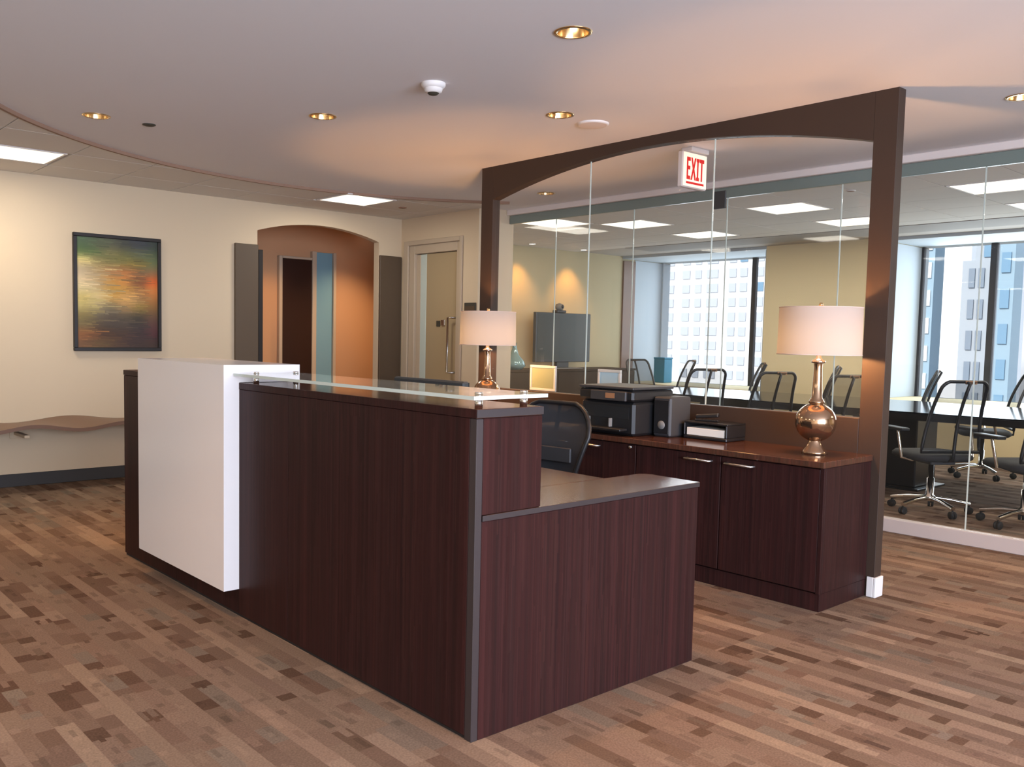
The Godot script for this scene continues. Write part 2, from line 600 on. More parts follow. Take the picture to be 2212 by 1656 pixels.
func build_ceilings() -> void:
	# plasterboard ceiling with the holes of the downlights
	var c := CSGBox3D.new()
	c.name = "ceiling"
	c.size = Vector3(9.2, 0.3, 11.24)
	c.position = Vector3(-0.1, CEIL + 0.15, -0.3)
	c.material = M["plaster_ceiling"]
	for d in DOWNLIGHTS:
		var h := CSGCylinder3D.new()
		h.name = "hole"
		h.operation = CSGShape3D.OPERATION_SUBTRACTION
		h.radius = 0.069
		h.height = 0.3
		h.sides = 32
		h.position = Vector3(d[0], CEIL + 0.0, d[1]) - c.position
		h.material = M["gold_reflector"]
		c.add_child(h, true)
	add_child(c)
	structure(c, "smooth white plasterboard ceiling with recessed downlights", "ceiling")
	# tiled strip beyond the curved edge
	var zone := PackedVector2Array()
	var n := 56
	var a0 := atan2(-sqrt(ARC_R * ARC_R - 4.0), 2.0)
	var a1 := -PI + 0.05
	for i in n + 1:
		var a := a0 + (a1 - a0) * i / n
		zone.append(ARC_C + Vector2(cos(a), sin(a)) * ARC_R)
	var edge := zone.duplicate()
	zone.append_array(PackedVector2Array([Vector2(-1.45, 5.2), Vector2(-4.5, 5.2), Vector2(-4.5, BACK_Z), Vector2(DOOR_X, BACK_Z)]))
	var strip := struct_node("ceiling_001", "tiled ceiling strip beyond the curved plasterboard edge", "ceiling")
	var st := mb()
	add_prism(st, zone, CEIL - TILE_CEIL - 0.008, xz(TILE_CEIL + 0.008))
	put("grid", st, "ceiling_grid", strip)
	var lit := [Vector2(-0.06, -5.02), Vector2(2.87, -5.02), Vector2(-2.99, -3.26), Vector2(-2.99, -0.9), Vector2(-2.99, 1.5)]
	var step := 0.586
	for i in range(-8, 8):
		for j in range(-2, 18):
			if j > 3 and i > -2:
				continue
			var o := Vector2(-0.353 + step * i, -5.313 + step * j)
			if i * step - 0.353 > 4.0 or o.y + step < BACK_Z:
				continue
			var skip := false
			for l in lit:
				if (o + Vector2(step, step) * 0.5).distance_to(l) < 0.2:
					skip = true
			if skip:
				continue
			var g := 0.004
			var sq := PackedVector2Array([o + Vector2(g, g), o + Vector2(step - g, g), o + Vector2(step - g, step - g), o + Vector2(g, step - g)])
			for q in Geometry2D.intersect_polygons(sq, zone):
				if q.size() < 3 or poly_area(q) < 0.0006:
					continue
				st = mb()
				add_prism(st, q, 0.008, xz(TILE_CEIL))
				put("ceiling_tile", st, "ceiling_tile", strip)
	# curved trim along the edge, browned for the shade on the step
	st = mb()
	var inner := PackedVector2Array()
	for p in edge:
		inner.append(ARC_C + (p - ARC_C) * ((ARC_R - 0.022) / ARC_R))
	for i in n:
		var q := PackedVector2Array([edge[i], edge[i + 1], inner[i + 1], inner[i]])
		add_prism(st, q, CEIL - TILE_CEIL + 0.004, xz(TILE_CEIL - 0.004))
	put("shaded_edge_trim", st, "ceiling_edge", strip)

func build_lobby() -> void:
	var z := -7.3
	structure(bx("wall_lobby", Vector3(1.6, 0, z - 0.14), Vector3(4.76, 2.9, z), "lobby_paint", null, 0.0), "tan lobby wall seen through the arched opening", "wall")
	structure(bx("wall_lobby_left", Vector3(1.5, 0, z), Vector3(1.6, 2.9, BACK_Z - 0.09), "lobby_paint", null, 0.0), "tan end wall of the lobby", "wall")
	structure(bx("wall_lobby_right", Vector3(4.70, 0, z), Vector3(4.76, 2.9, BACK_Z - 0.09), "lobby_paint", null, 0.0), "tan far end wall of the lobby", "wall")
	structure(bx("wall_lobby_near", Vector3(DOOR_X + 0.001, 0, BACK_Z - 0.0895), Vector3(4.76, 2.9, BACK_Z - 0.001), "wall_conference", null, 0.0), "short wall between the lobby and the conference room", "wall")
	structure(bx("ceiling_lobby", Vector3(1.5, 2.7, z - 0.1), Vector3(4.47, 2.8, BACK_Z - 0.09), "plaster_ceiling", null, 0.0), "lobby ceiling beyond the arch", "ceiling")
	spot_light("lobby_downlight_light", Vector3(4.15, 2.62, -6.62), Vector3(0.0, -1, -0.05), 50, 1.0, Color(1.0, 0.83, 0.62), 2.6)
	spot_light("lobby_downlight_light", Vector3(3.15, 2.62, -6.75), Vector3(0.0, -1, -0.1), 38, 0.9, Color(1.0, 0.78, 0.5), 1.5)
	var d := struct_node("door_1", "dark brown lobby door standing behind the arched opening", "door")
	bx("leaf", Vector3(3.33, 0.01, z + 0.005), Vector3(3.725, 2.17, z + 0.05), "lobby_door", d)
	bx("jamb", Vector3(3.285, 0, z + 0.002), Vector3(3.328, 2.2, z + 0.06), "door_trim", d)
	bx("jamb", Vector3(3.727, 0, z + 0.002), Vector3(3.785, 2.28, z + 0.06), "door_trim", d)
	bx("rail", Vector3(3.33, 2.172, z + 0.002), Vector3(3.725, 2.2, z + 0.06), "door_trim", d)
	var w := struct_node("window_2", "narrow sidelight glass right of the lobby door, with daylight painted in as blue", "window")
	bx("pane", Vector3(3.79, 0.02, z + 0.005), Vector3(4.02, 2.275, z + 0.03), "daylight_blue", w)
	bx("jamb", Vector3(4.022, 0, z + 0.002), Vector3(4.06, 2.28, z + 0.06), "door_trim", w)
	# dark wood panels either side of the arch
	var p1 := thing("wood_panel", "dark wood wall panel left of the arched opening", "panel")
	bx("board", Vector3(2.03, 0, BACK_Z + 0.002), Vector3(2.272, 2.145, BACK_Z + 0.03), "panel_wood", p1)
	bx("edge_strip", Vector3(2.274, 0, BACK_Z + 0.002), Vector3(2.32, 2.10, BACK_Z + 0.03), "wood_blackish", p1)
	var p2 := thing("wood_panel", "dark wood wall panel between the arched opening and the glazed door", "panel")
	bx("board", Vector3(3.702, 0, BACK_Z + 0.002), Vector3(3.985, 2.15, BACK_Z + 0.03), "panel_wood", p2)
	# the glazed door in the side wall
	var g := struct_node("door_2", "tan glazed door with a long pull handle", "door")
	var x0 := DOOR_X + 0.004
	bx("jamb", Vector3(x0, 0, -5.70), Vector3(x0 + 0.11, 2.27, -5.60), "door_trim", g)
	bx("jamb", Vector3(x0, 0, -4.90), Vector3(x0 + 0.11, 2.27, -4.82), "door_trim", g)
	bx("head", Vector3(x0, 2.17, -5.60), Vector3(x0 + 0.11, 2.27, -4.90), "door_trim", g)
	bx("casing", Vector3(DOOR_X - 0.02, 0, -5.77), Vector3(DOOR_X - 0.002, 2.31, -5.69), "door_trim", g)
	bx("casing", Vector3(DOOR_X - 0.02, 0, -4.835), Vector3(DOOR_X - 0.002, 2.31, -4.79), "door_trim", g)
	bx("casing", Vector3(DOOR_X - 0.02, 2.262, -5.69), Vector3(DOOR_X - 0.002, 2.31, -4.835), "door_trim", g)
	bx("glass_strip", Vector3(x0 + 0.03, 0.01, -5.53), Vector3(x0 + 0.06, 2.165, -5.43), "glass_edge", g)
	bx("stile", Vector3(x0 + 0.03, 0.01, -5.598), Vector3(x0 + 0.07, 2.165, -5.532), "door_trim", g)
	var leaf := bx("leaf", Vector3(x0 + 0.03, 0.01, -5.428), Vector3(x0 + 0.075, 2.165, -4.902), "door_leaf", g)
	var st := mb()
	var hx := x0 - 0.035
	add_tube(st, [Vector3(x0 + 0.03, 1.49, -4.92), Vector3(hx, 1.49, -4.92), Vector3(hx, 1.49, -4.985), Vector3(hx, 0.93, -4.985), Vector3(hx, 0.93, -4.92), Vector3(x0 + 0.03, 0.93, -4.92)], 0.011, 8)
	put("handle", st, "steel", g)
	bx("lock", Vector3(x0 + 0.015, 1.41, -5.16), Vector3(x0 + 0.03, 1.47, -5.10), "steel", g)
	bx("lock_plate", Vector3(x0 + 0.02, 1.40, -5.24), Vector3(x0 + 0.03, 1.46, -5.18), "dark_sign", g)

# ---------------------------------------------------------------- brown divider with the arched glass
func build_divider() -> void:
	var d := thing("room_divider", "dark brown full-height divider with an arched glazed opening behind the desk", "divider")
	var x := PORTAL_X
	var th := 0.073
	var z_near := 0.04
	var z_far := -3.07
	var zr := -0.079
	var zl := -2.942
	bx("post", Vector3(x, 0, zr), Vector3(x + th, CEIL, z_near), "divider_brown", d, 0.0012)
	bx("post", Vector3(x, 0, z_far), Vector3(x + th, CEIL, zl), "divider_brown", d, 0.0012)
	var poly := PackedVector2Array()
	for p in arch_points(zl, zr, 2.33, 2.513, 28):
		poly.append(p)
	poly.append(Vector2(zr, CEIL))
	poly.append(Vector2(zl, CEIL))
	var st := mb()
	add_prism(st, poly, th, zy(x))
	put("arched_head", st, "divider_brown", d)
	bx("dado", Vector3(x, 0, zl), Vector3(x + th, 0.918, zr), "divider_brown", d)
	bx("baseboard", Vector3(x - 0.012, 0, z_near + 0.001), Vector3(x + th, 0.104, z_near + 0.014), "baseboard_white", d, 0.002)
	bx("baseboard", Vector3(x - 0.012, 0, 0.006), Vector3(x - 0.001, 0.104, z_near), "baseboard_white", d, 0.002)
	# three panes; their tops follow the arch
	var cuts := [zl, -2.003, -1.036, zr]
	var arch := arch_points(zl, zr, 2.33, 2.513, 28)
	for i in 3:
		var a: float = cuts[i] + (0.003 if i > 0 else 0.001)
		var b: float = cuts[i + 1] - (0.003 if i < 2 else 0.001)
		var pane := PackedVector2Array([Vector2(b, 0.919), Vector2(a, 0.919)])
		var n := 10
		for k in n + 1:
			var z := a + (b - a) * k / n
			pane.append(Vector2(z, arch_y(z, zl, zr) - 0.002))
		st = mb()
		add_prism(st, pane, 0.008, zy(x + 0.03))
		put("glass_pane", st, "clear_glass", d)
	for i in [1, 2]:
		var z: float = cuts[i]
		bx("glass_joint", Vector3(x + 0.030, 0.919, z - 0.0028), Vector3(x + 0.038, arch_y(z, zl, zr) - 0.004, z + 0.0028), "glass_edge", d, 0.0)

func arch_y(z: float, zl: float, zr: float) -> float:
	var half := (zr - zl) * 0.5
	var s := 2.513 - 2.33
	var R := (half * half + s * s) / (2.0 * s)
	var dd := z - (zl + zr) * 0.5
	return 2.513 - R + sqrt(R * R - dd * dd)

# ---------------------------------------------------------------- glass wall of the conference room
func build_glass_wall() -> void:
	var g := thing("glass_wall", "frameless glass wall in front of the conference room, with a white base", "glass wall")
	bx("header", Vector3(GLASS_X - 0.05, 2.523, -4.556), Vector3(GLASS_X + 0.055, CEIL, 4.5), "header_white", g)
	bx("top_rail", Vector3(GLASS_X - 0.012, 2.44, -4.556), Vector3(GLASS_X + 0.02, 2.5225, 4.5), "rail_green", g)
	bx("base", Vector3(GLASS_X - 0.02, 0, -4.556), Vector3(GLASS_X + 0.055, 0.094, 4.5), "glass_base_shaded", g)
	var joints := [-4.556, -3.916, -2.978, -2.040, -1.096, -0.152, 0.80, 1.75, 2.70, 3.6, 4.5]
	for i in joints.size() - 1:
		bx("glass_pane", Vector3(GLASS_X, 0.0945, joints[i] + 0.004), Vector3(GLASS_X + 0.01, 2.4395, joints[i + 1] - 0.004), "clear_glass", g, 0.0)
		if i > 0:
			bx("glass_joint", Vector3(GLASS_X + 0.001, 0.0945, joints[i] - 0.0036), Vector3(GLASS_X + 0.009, 2.4395, joints[i] + 0.0036), "glass_edge", g, 0.0)
	bx("patch_fitting", Vector3(GLASS_X - 0.02, 2.36, -2.16), Vector3(GLASS_X - 0.001, 2.50, -2.045), "charcoal_plastic", g)

# ---------------------------------------------------------------- conference room
const WIN_X := 9.9
const WALL_X := 8.9
const CZ := -6.8

func build_conference_shell() -> void:
	structure(bx("wall_conference_left", Vector3(5.7, 0, CZ - 0.14), Vector3(WIN_X + 0.2, 2.9, CZ), "wall_conference", null, 0.0), "beige end wall of the conference room with the screen", "wall")
	structure(bx("wall_conference_corner", Vector3(4.761, 0, -6.94), Vector3(5.7, 2.9, -6.8), "wall_paint_beige", null, 0.0), "beige corner of the conference room", "wall")
	structure(bx("wall_conference_near", Vector3(GLASS_X - 0.055, 0, 4.5), Vector3(WIN_X + 0.2, 2.9, 4.7), "wall_paint_beige", null, 0.0), "beige near end wall of the conference room", "wall")
	# window wall: piers, sill wall, window head
	structure(bx("wall_window_pier", Vector3(WALL_X, 0, -4.37), Vector3(WIN_X + 0.2, 2.9, -2.80), "wall_paint_beige", null, 0.0), "beige pier between the two conference windows", "wall")
	structure(bx("wall_window_end", Vector3(WALL_X, 0, 1.2), Vector3(WIN_X + 0.2, 2.9, 4.5), "wall_paint_beige", null, 0.0), "beige pier right of the conference windows", "wall")
	var n := 0
	for span in [[CZ, -4.37], [-2.80, 1.2]]:
		structure(bx("wall_below_window", Vector3(WALL_X, 0, span[0]), Vector3(WIN_X + 0.2, 0.62, span[1]), "wall_paint_beige", null, 0.0), "low beige wall under the %s conference window" % ["left", "right"][n], "wall")
		structure(bx("trim_sill", Vector3(WALL_X - 0.03, 0.6205, span[0] + 0.002), Vector3(WIN_X - 0.06, 0.65, span[1] - 0.002), "wall_paint_beige"), "beige sill of the %s conference window" % ["left", "right"][n], "sill")
		structure(bx("trim_head", Vector3(WALL_X, TILE_CEIL - 0.03, span[0] + 0.001), Vector3(WIN_X + 0.2, 2.9, span[1] - 0.001), "window_white"), "white head above the %s conference window" % ["left", "right"][n], "trim")
		n += 1
	structure(bx("trim_reveal", Vector3(WALL_X + 0.3, 0.6505, CZ + 0.001), Vector3(WIN_X + 0.19, 2.52, CZ + 0.012), "window_white"), "pale reveal of the left conference window", "trim")
	structure(bx("trim_reveal", Vector3(WALL_X + 0.002, 0.6505, -2.799), Vector3(WIN_X + 0.19, 2.52, -2.788), "window_white"), "pale reveal of the right conference window", "trim")
	structure(bx("trim_reveal", Vector3(WALL_X + 0.002, 0.6505, -4.383), Vector3(WIN_X + 0.19, 2.52, -4.371), "window_white"), "pale reveal beside the beige pier", "trim")
	var w1 := struct_node("window_3", "tall left conference window facing a white office tower", "window")
	window_bay(w1, [CZ + 0.012, -5.14, -4.383])
	var w2 := struct_node("window_4", "tall right conference window facing grey and white towers", "window")
	window_bay(w2, [-2.788, -1.96, -0.9, 0.15, 1.2])
	# tiled ceiling
	var c := struct_node("ceiling_002", "tiled conference room ceiling with square light panels", "ceiling")
	bx("slab", Vector3(GLASS_X + 0.057, TILE_CEIL + 0.008, CZ), Vector3(WALL_X, 2.9, 4.5), "ceiling_grid", c, 0.0)
	bx("slab", Vector3(DOOR_X + 0.141, TILE_CEIL + 0.008, BACK_Z), Vector3(GLASS_X + 0.056, 2.9, -4.701), "ceiling_grid", c, 0.0)
	bx("diffuser_slot", Vector3(7.86, TILE_CEIL - 0.006, -5.9), Vector3(8.48, TILE_CEIL + 0.0079, 4.4), "ceiling_slot", c, 0.002)
	var sx := 0.64
	var sz := 0.6
	for i in 6:
		for j in 19:
			var ctr := Vector2(4.69 + sx * i, -6.6 + sz * j)
			var skip := false
			for l in PANELS:
				if absf(ctr.x - l[0]) < 0.1 and absf(ctr.y - l[1]) < 0.1:
					skip = true
			if skip:
				continue
			var lo := Vector3(maxf(ctr.x - sx * 0.5 + 0.004, GLASS_X + 0.058), TILE_CEIL, maxf(ctr.y - sz * 0.5 + 0.004, CZ + 0.001))
			var hi := Vector3(minf(ctr.x + sx * 0.5 - 0.004, 7.856), TILE_CEIL + 0.0078, minf(ctr.y + sz * 0.5 - 0.004, 4.499))
			if hi.x - lo.x > 0.03 and hi.z - lo.z > 0.03:
				bx("ceiling_tile", lo, hi, "ceiling_tile", c, 0.001)

const PANELS := [[5.97, -0.6], [5.97, -2.4], [5.97, -4.2], [7.25, -0.6], [7.25, -2.4], [7.25, -4.2], [5.33, -4.8], [5.97, 1.2], [7.25, 1.2], [5.97, 3.0], [7.25, 3.0]]

func window_bay(w: Node3D, zs: Array) -> void:
	for i in zs.size():
		var z: float = zs[i]
		var hw := 0.035 if i > 0 and i < zs.size() - 1 else 0.03
		var z0 := maxf(z - hw, zs[0])
		var z1 := minf(z + hw, zs[-1])
		bx("mullion", Vector3(WIN_X - 0.03, 0.65, z0), Vector3(WIN_X + 0.03, TILE_CEIL - 0.03, z1), "window_white" if i == 0 and zs.size() == 3 else "mullion", w)
	for i in zs.size() - 1:
		var a: float = zs[i] + (0.036 if i > 0 else 0.031)
		var b: float = zs[i + 1] - (0.036 if i < zs.size() - 2 else 0.031)
		bx("pane", Vector3(WIN_X - 0.004, 0.65, a), Vector3(WIN_X + 0.004, TILE_CEIL - 0.03, b), "clear_glass", w, 0.0)
	bx("rail", Vector3(WIN_X - 0.04, 0.62, zs[0]), Vector3(WIN_X + 0.04, 0.649, zs[-1]), "window_white", w)

# ---------------------------------------------------------------- towers across the street
func tower(label: String, x0: float, z0: float, z1: float, y0: float, y1: float, wall, depth := 25.0) -> Node3D:
	var t := thing("office_tower", label, "building")
	bx("wall", Vector3(x0, y0, z0), Vector3(x0 + depth, y1, z1), wall, t, 0.0)
	return t

func build_outside() -> void:
	structure(bx("ground_street", Vector3(60, -91, -260), Vector3(330, -90, 120), "street", null, 0.0), "pale street far below the windows", "ground")
	var t := tower("white office tower with rows of small square windows outside the left window", 200, -160, -106, -90, 60, "facade_white")
	var cols := [[-153.0, 2.2], [-147.6, 2.2], [-142.6, 2.4], [-138.8, 2.0], [-134.4, 3.4], [-128.4, 2.1], [-125.2, 2.1], [-120.6, 2.1], [-116.6, 2.1]]
	for r in 13:
		var y := -16.0 + r * 3.75
		for c in cols.size():
			var z: float = cols[c][0]
			var w: float = cols[c][1]
			var blue: bool = c == 4 or (r * 7 + c * 3) % 11 == 0
			bx("window", Vector3(199.7, y, z - w * 0.5), Vector3(199.95, y + 2.2, z + w * 0.5), "far_pane_blue" if blue and c > 5 else "far_pane", t, 0.0)
	# right window: three towers
	var a := tower("slim pale blue tower at the left edge of the right window", 120, -54, -46.9, -90, 40, "facade_blue", 3.0)
	for r in 8:
		bx("window", Vector3(119.8, -8.0 + r * 3.6, -49.0), Vector3(119.95, -6.0 + r * 3.6, -47.2), "facade_white", a, 0.0)
	tower("plain white tower between the two pale towers", 150, -62, -53.5, -90, 70, "facade_white")
	var b := tower("pale grey tower with a stepped top and paired windows", 120, -43.5, -40.0, -90, 12.0, "facade_grey", 5.0)
	bx("upper_step", Vector3(120.5, 12.0, -42.2), Vector3(125, 26, -40.0), "facade_grey", b, 0.0)
	for r in 5:
		for k in 2:
			var z := -42.3 + k * 1.1
			bx("window", Vector3(119.8, -7.0 + r * 3.9, z - 0.35), Vector3(119.95, -4.6 + r * 3.9, z + 0.35), "far_pane_grey", b, 0.0)
	bx("window", Vector3(120.3, 12.4, -41.2), Vector3(120.45, 14.0, -40.4), "far_pane_blue", b, 0.0)
	var e := tower("light blue glass tower right of the dark mullion", 118, -38.6, -36.9, -90, 40, "facade_blue", 3.0)
	for r in 6:
		bx("window", Vector3(117.8, -7.0 + r * 4.3, -38.3), Vector3(117.95, -4.6 + r * 4.3, -37.3), "far_pane_blue", e, 0.0)
	tower("wide white tower at the right edge of the right window", 130, -36.5, -10, -90, 60, "facade_white")

# ---------------------------------------------------------------- reception desk
func build_desk() -> void:
	var d := thing("reception_desk", "dark wood reception desk with a white waterfall panel and glass ledge", "desk")
	var H := 1.075
	var e := 0.002
	# front panels along x = 0
	bx("front_panel", Vector3(0, 0.012, -1.182), Vector3(0.04, H - 0.03, -0.035), "dark_wood", d, 0.002)
	bx("front_panel", Vector3(0, 0.012, -2.13), Vector3(0.04, H - 0.03, -1.185), "dark_wood", d, 0.002)
	bx("front_panel", Vector3(0, 0.012, -3.076), Vector3(0.04, H - 0.03, -2.133), "dark_wood", d, 0.002)
	bx("plinth", Vector3(0.006, 0.0, -3.07), Vector3(0.05, 0.011, -0.035), "wood_blackish", d, 0.0)
	bx("edge_band", Vector3(0, 0.0, -0.034), Vector3(0.028, H - 0.03, 0.0), "edge_band", d, 0.002)
	# end facing the viewer's right
	bx("end_panel", Vector3(0.029, 0.0, -0.034), Vector3(1.195, 0.715, 0.0), "dark_wood", d, 0.002)
	bx("upper_end_panel", Vector3(0.029, 0.736, -0.034), Vector3(0.292, H - 0.03, 0.0), "dark_wood", d, 0.002)
	bx("return_panel", Vector3(1.16, 0.0, -0.28), Vector3(1.195, 0.715, -0.036), "dark_wood", d, 0.002)
	# counter top and worktops
	bx("counter_top", Vector3(0.0, H - 0.029, -3.076), Vector3(0.292, H, 0.0), "dark_wood_top", d, 0.002)
	bx("counter_edge", Vector3(-0.0025, H - 0.0285, -3.076), Vector3(-0.0003, H - 0.0005, -0.0005), "dark_wood", d, 0.0008)
	bx("counter_edge", Vector3(-0.002, H - 0.027, e - 0.0015), Vector3(0.294, H - 0.001, 0.003), "edge_band", d, 0.001)
	var wt := PackedVector2Array([Vector2(0.05, -0.28), Vector2(0.05, -0.0), Vector2(1.2, -0.0), Vector2(1.2, -0.24), Vector2(1.19, -0.265), Vector2(1.165, -0.28)])
	var st := mb()
	add_prism(st, wt, 0.019, xz(0.716))
	put("worktop", st, "dark_wood_top", d)
	bx("worktop_edge", Vector3(0.029, 0.7165, 0.0005), Vector3(1.2, 0.7345, 0.003), "edge_band", d, 0.0008)
	bx("worktop", Vector3(0.085, 0.716, -3.0), Vector3(0.95, 0.735, -0.282), "dark_wood_top", d, 0.003)
	bx("rear_panel", Vector3(0.25, 0.736, -3.0), Vector3(0.275, H - 0.03, -0.3), "dark_wood", d, 0.002)
	bx("far_end_panel", Vector3(0.041, 0.0, -3.076), Vector3(0.95, 0.715, -3.042), "dark_wood", d, 0.002)
	bx("far_upper_panel", Vector3(0.041, 0.736, -3.076), Vector3(0.292, H - 0.03, -3.042), "dark_wood", d, 0.002)
	# white waterfall
	st = mb()
	var prof := PackedVector2Array([Vector2(-0.076, 0.129), Vector2(-0.076, 1.155), Vector2(0.308, 1.155), Vector2(0.308, 1.0765), Vector2(-0.001, 1.0765), Vector2(-0.001, 0.129)])
	add_prism(st, prof, 1.029, Transform3D(Basis.IDENTITY, Vector3(0, 0, -2.653)))
	put("waterfall_panel", st, "white_solid", d).set_meta("label", "glossy white waterfall panel")
	# glass ledge on steel standoffs
	var gy := 1.106
	bx("glass_ledge", Vector3(-0.03, gy, -1.618), Vector3(0.294, gy + 0.012, 0.018), "shelf_glass", d, 0.001)
	bx("ledge_edge", Vector3(-0.032, gy, -1.618), Vector3(-0.0305, gy + 0.012, 0.018), "glass_edge", d, 0.0)
	bx("ledge_edge", Vector3(-0.032, gy, 0.0185), Vector3(0.294, gy + 0.012, 0.020), "glass_edge", d, 0.0)
	for p in [Vector2(0.045, -0.045), Vector2(0.245, -0.045), Vector2(0.045, -1.55), Vector2(0.245, -1.55)]:
		st = mb()
		add_lathe(st, [Vector2(0, 1.0752), Vector2(0.013, 1.0752), Vector2(0.013, gy - 0.0005), Vector2(0, gy - 0.0005)], Vector3(p.x, 0, p.y), 16)
		add_lathe(st, [Vector2(0, gy + 0.0125), Vector2(0.014, gy + 0.0125), Vector2(0.013, gy + 0.02), Vector2(0, gy + 0.021)], Vector3(p.x, 0, p.y), 16)
		put("standoff", st, "chrome", d)

# ---------------------------------------------------------------- credenza under the divider glass
func build_credenza() -> void:
	var xf := 2.222
	var xb := 2.705
	var units := [[-1.132, 0.0, "low dark wood cabinet at the near end of the credenza, with two handled doors", -0.57],
		[-2.06, -1.134, "dark wood cabinet in the middle of the credenza, behind the black chair", -1.60],
		[-2.99, -2.062, "dark wood cabinet at the far end of the credenza, under the smaller lamp", -2.53]]
	for u in units:
		var a: float = u[0]
		var b: float = u[1]
		var mid: float = u[3]
		var c := thing("cabinet", u[2], "cabinet", Vector3(xf, 0, (a + b) * 0.5), 0.0, "credenza cabinets")
		var o := c.position
		bx("plinth", Vector3(xf + 0.012, 0, a + 0.002) - o, Vector3(xb, 0.088, b - 0.004) - o, "dark_wood", c, 0.002)
		bx("body", Vector3(xf + 0.02, 0.089, a + 0.001) - o, Vector3(xb, 0.703, b - 0.001) - o, "dark_wood", c, 0.002)
		var edge := 0.022 if b > -0.1 else 0.002
		if b > -0.1:
			bx("end_stile", Vector3(xf, 0.089, b - 0.020) - o, Vector3(xf + 0.0195, 0.703, b - 0.001) - o, "dark_wood", c, 0.001)
		for k in 2:
			var d0: float = (mid + 0.003 if k == 0 else a + 0.003)
			var d1: float = (b - edge if k == 0 else mid - 0.003)
			var door := bx("door", Vector3(xf, 0.095, d0) - o, Vector3(xf + 0.0195, 0.697, d1) - o, "dark_wood", c, 0.002)
			var hz: float = (mid + 0.115 if k == 0 else mid - 0.135)
			var st := mb()
			var w := 0.078
			add_tube(st, [Vector3(0, 0, -w), Vector3(-0.028, 0, -w), Vector3(-0.028, 0, w), Vector3(0, 0, w)], 0.0075, 8)
			var h := put("handle", st, "steel", door)
			h.position = Vector3(xf - 0.0005, 0.667, hz) - door.position - o
		if b < -1.0 and b > -1.5:
			var st2 := mb()
			add_lathe(st2, [Vector2(0, 0.010), Vector2(0.010, 0.010), Vector2(0.010, 0), Vector2(0, 0)], Vector3.ZERO, 12, Basis(Vector3(0, 0, 1), PI / 2))
			put("lock", st2, "steel", c).position = Vector3(xf - 0.001, 0.683, -1.17) - o
	var top := bx("credenza_top", Vector3(2.205, 0.704, -2.995), Vector3(2.709, 0.735, 0.004), "dark_wood_top", null, 0.003)
	tag(top, "long dark wood worktop running over the low cabinets under the divider glass", "worktop")

# ---------------------------------------------------------------- table lamps
func make_lamp(at: Vector3, label: String) -> Node3D:
	var t := thing("table_lamp", label, "lamp", at, 0.0, "table lamps on the credenza")
	var st := mb()
	add_lathe(st, [Vector2(0, 0), Vector2(0.062, 0), Vector2(0.062, 0.012), Vector2(0.056, 0.02), Vector2(0.045, 0.034), Vector2(0.034, 0.056), Vector2(0.031, 0.068)], Vector3.ZERO, 32)
	put("foot", st, "mercury_glass", t)
	st = mb()
	var ball := []
	for i in 19:
		var a := -PI * 0.5 + 0.32 + (PI - 0.62) * i / 18.0
		ball.append(Vector2(0.1 * cos(a), 0.163 + 0.1 * sin(a)))
	add_lathe(st, ball, Vector3.ZERO, 36)
	put("globe", st, "mercury_glass", t)
	st = mb()
	add_lathe(st, [Vector2(0.033, 0.257), Vector2(0.040, 0.264), Vector2(0.036, 0.272), Vector2(0.026, 0.29), Vector2(0.020, 0.44), Vector2(0.022, 0.462)], Vector3.ZERO, 24)
	put("stem", st, "mercury_glass", t)
	st = mb()
	add_lathe(st, [Vector2(0.022, 0.463), Vector2(0.034, 0.466), Vector2(0.034, 0.476), Vector2(0.02, 0.484), Vector2(0.012, 0.488), Vector2(0.012, 0.53), Vector2(0, 0.532)], Vector3.ZERO, 24)
	put("collar", st, "chrome", t)
	st = mb()
	var r := 0.203
	add_lathe(st, [Vector2(r, 0.508), Vector2(r - 0.004, 0.745)], Vector3.ZERO, 48)
	put("lamp_shade", st, "lamp_shade", t)
	st = mb()
	for e in [Vector2(r, 0.508), Vector2(r - 0.004, 0.745)]:
		var rim := []
		for k in 48:
			rim.append(Vector3(cos(TAU * k / 48.0) * e.x, e.y, sin(TAU * k / 48.0) * e.x))
		add_tube(st, rim, 0.0025, 6, true)
	put("shade_rim", st, "shade_trim", t)
	st = mb()
	for k in 3:
		var a := TAU * k / 3.0
		add_tube(st, [Vector3(0, 0.742, 0), Vector3(cos(a) * (r - 0.007), 0.742, sin(a) * (r - 0.007))], 0.002, 6)
	add_tube(st, [Vector3(0, 0.60, 0), Vector3(0, 0.75, 0)], 0.003, 6)
	put("spider", st, "steel", t)
	st = mb()
	add_lathe(st, [Vector2(0, 0.748), Vector2(0.009, 0.751), Vector2(0.012, 0.760), Vector2(0.008, 0.769), Vector2(0, 0.772)], Vector3.ZERO, 16)
	put("finial", st, "gold_reflector", t)
	st = mb()
	add_lathe(st, [Vector2(0.011, 0.533), Vector2(0.026, 0.548), Vector2(0.03, 0.566), Vector2(0.024, 0.586), Vector2(0, 0.598)], Vector3.ZERO, 16)
	put("bulb", st, "bulb_glow", t)
	var l := OmniLight3D.new()
	l.name = "lamp_light"
	l.light_color = Color(1.0, 0.73, 0.46)
	l.light_energy = 0.68
	l.light_size = 0.025
	l.omni_range = 10.0
	l.omni_attenuation = 2.0
	l.shadow_enabled = true
	t.add_child(l)
	l.position = Vector3(0, 0.566, 0)
	return t

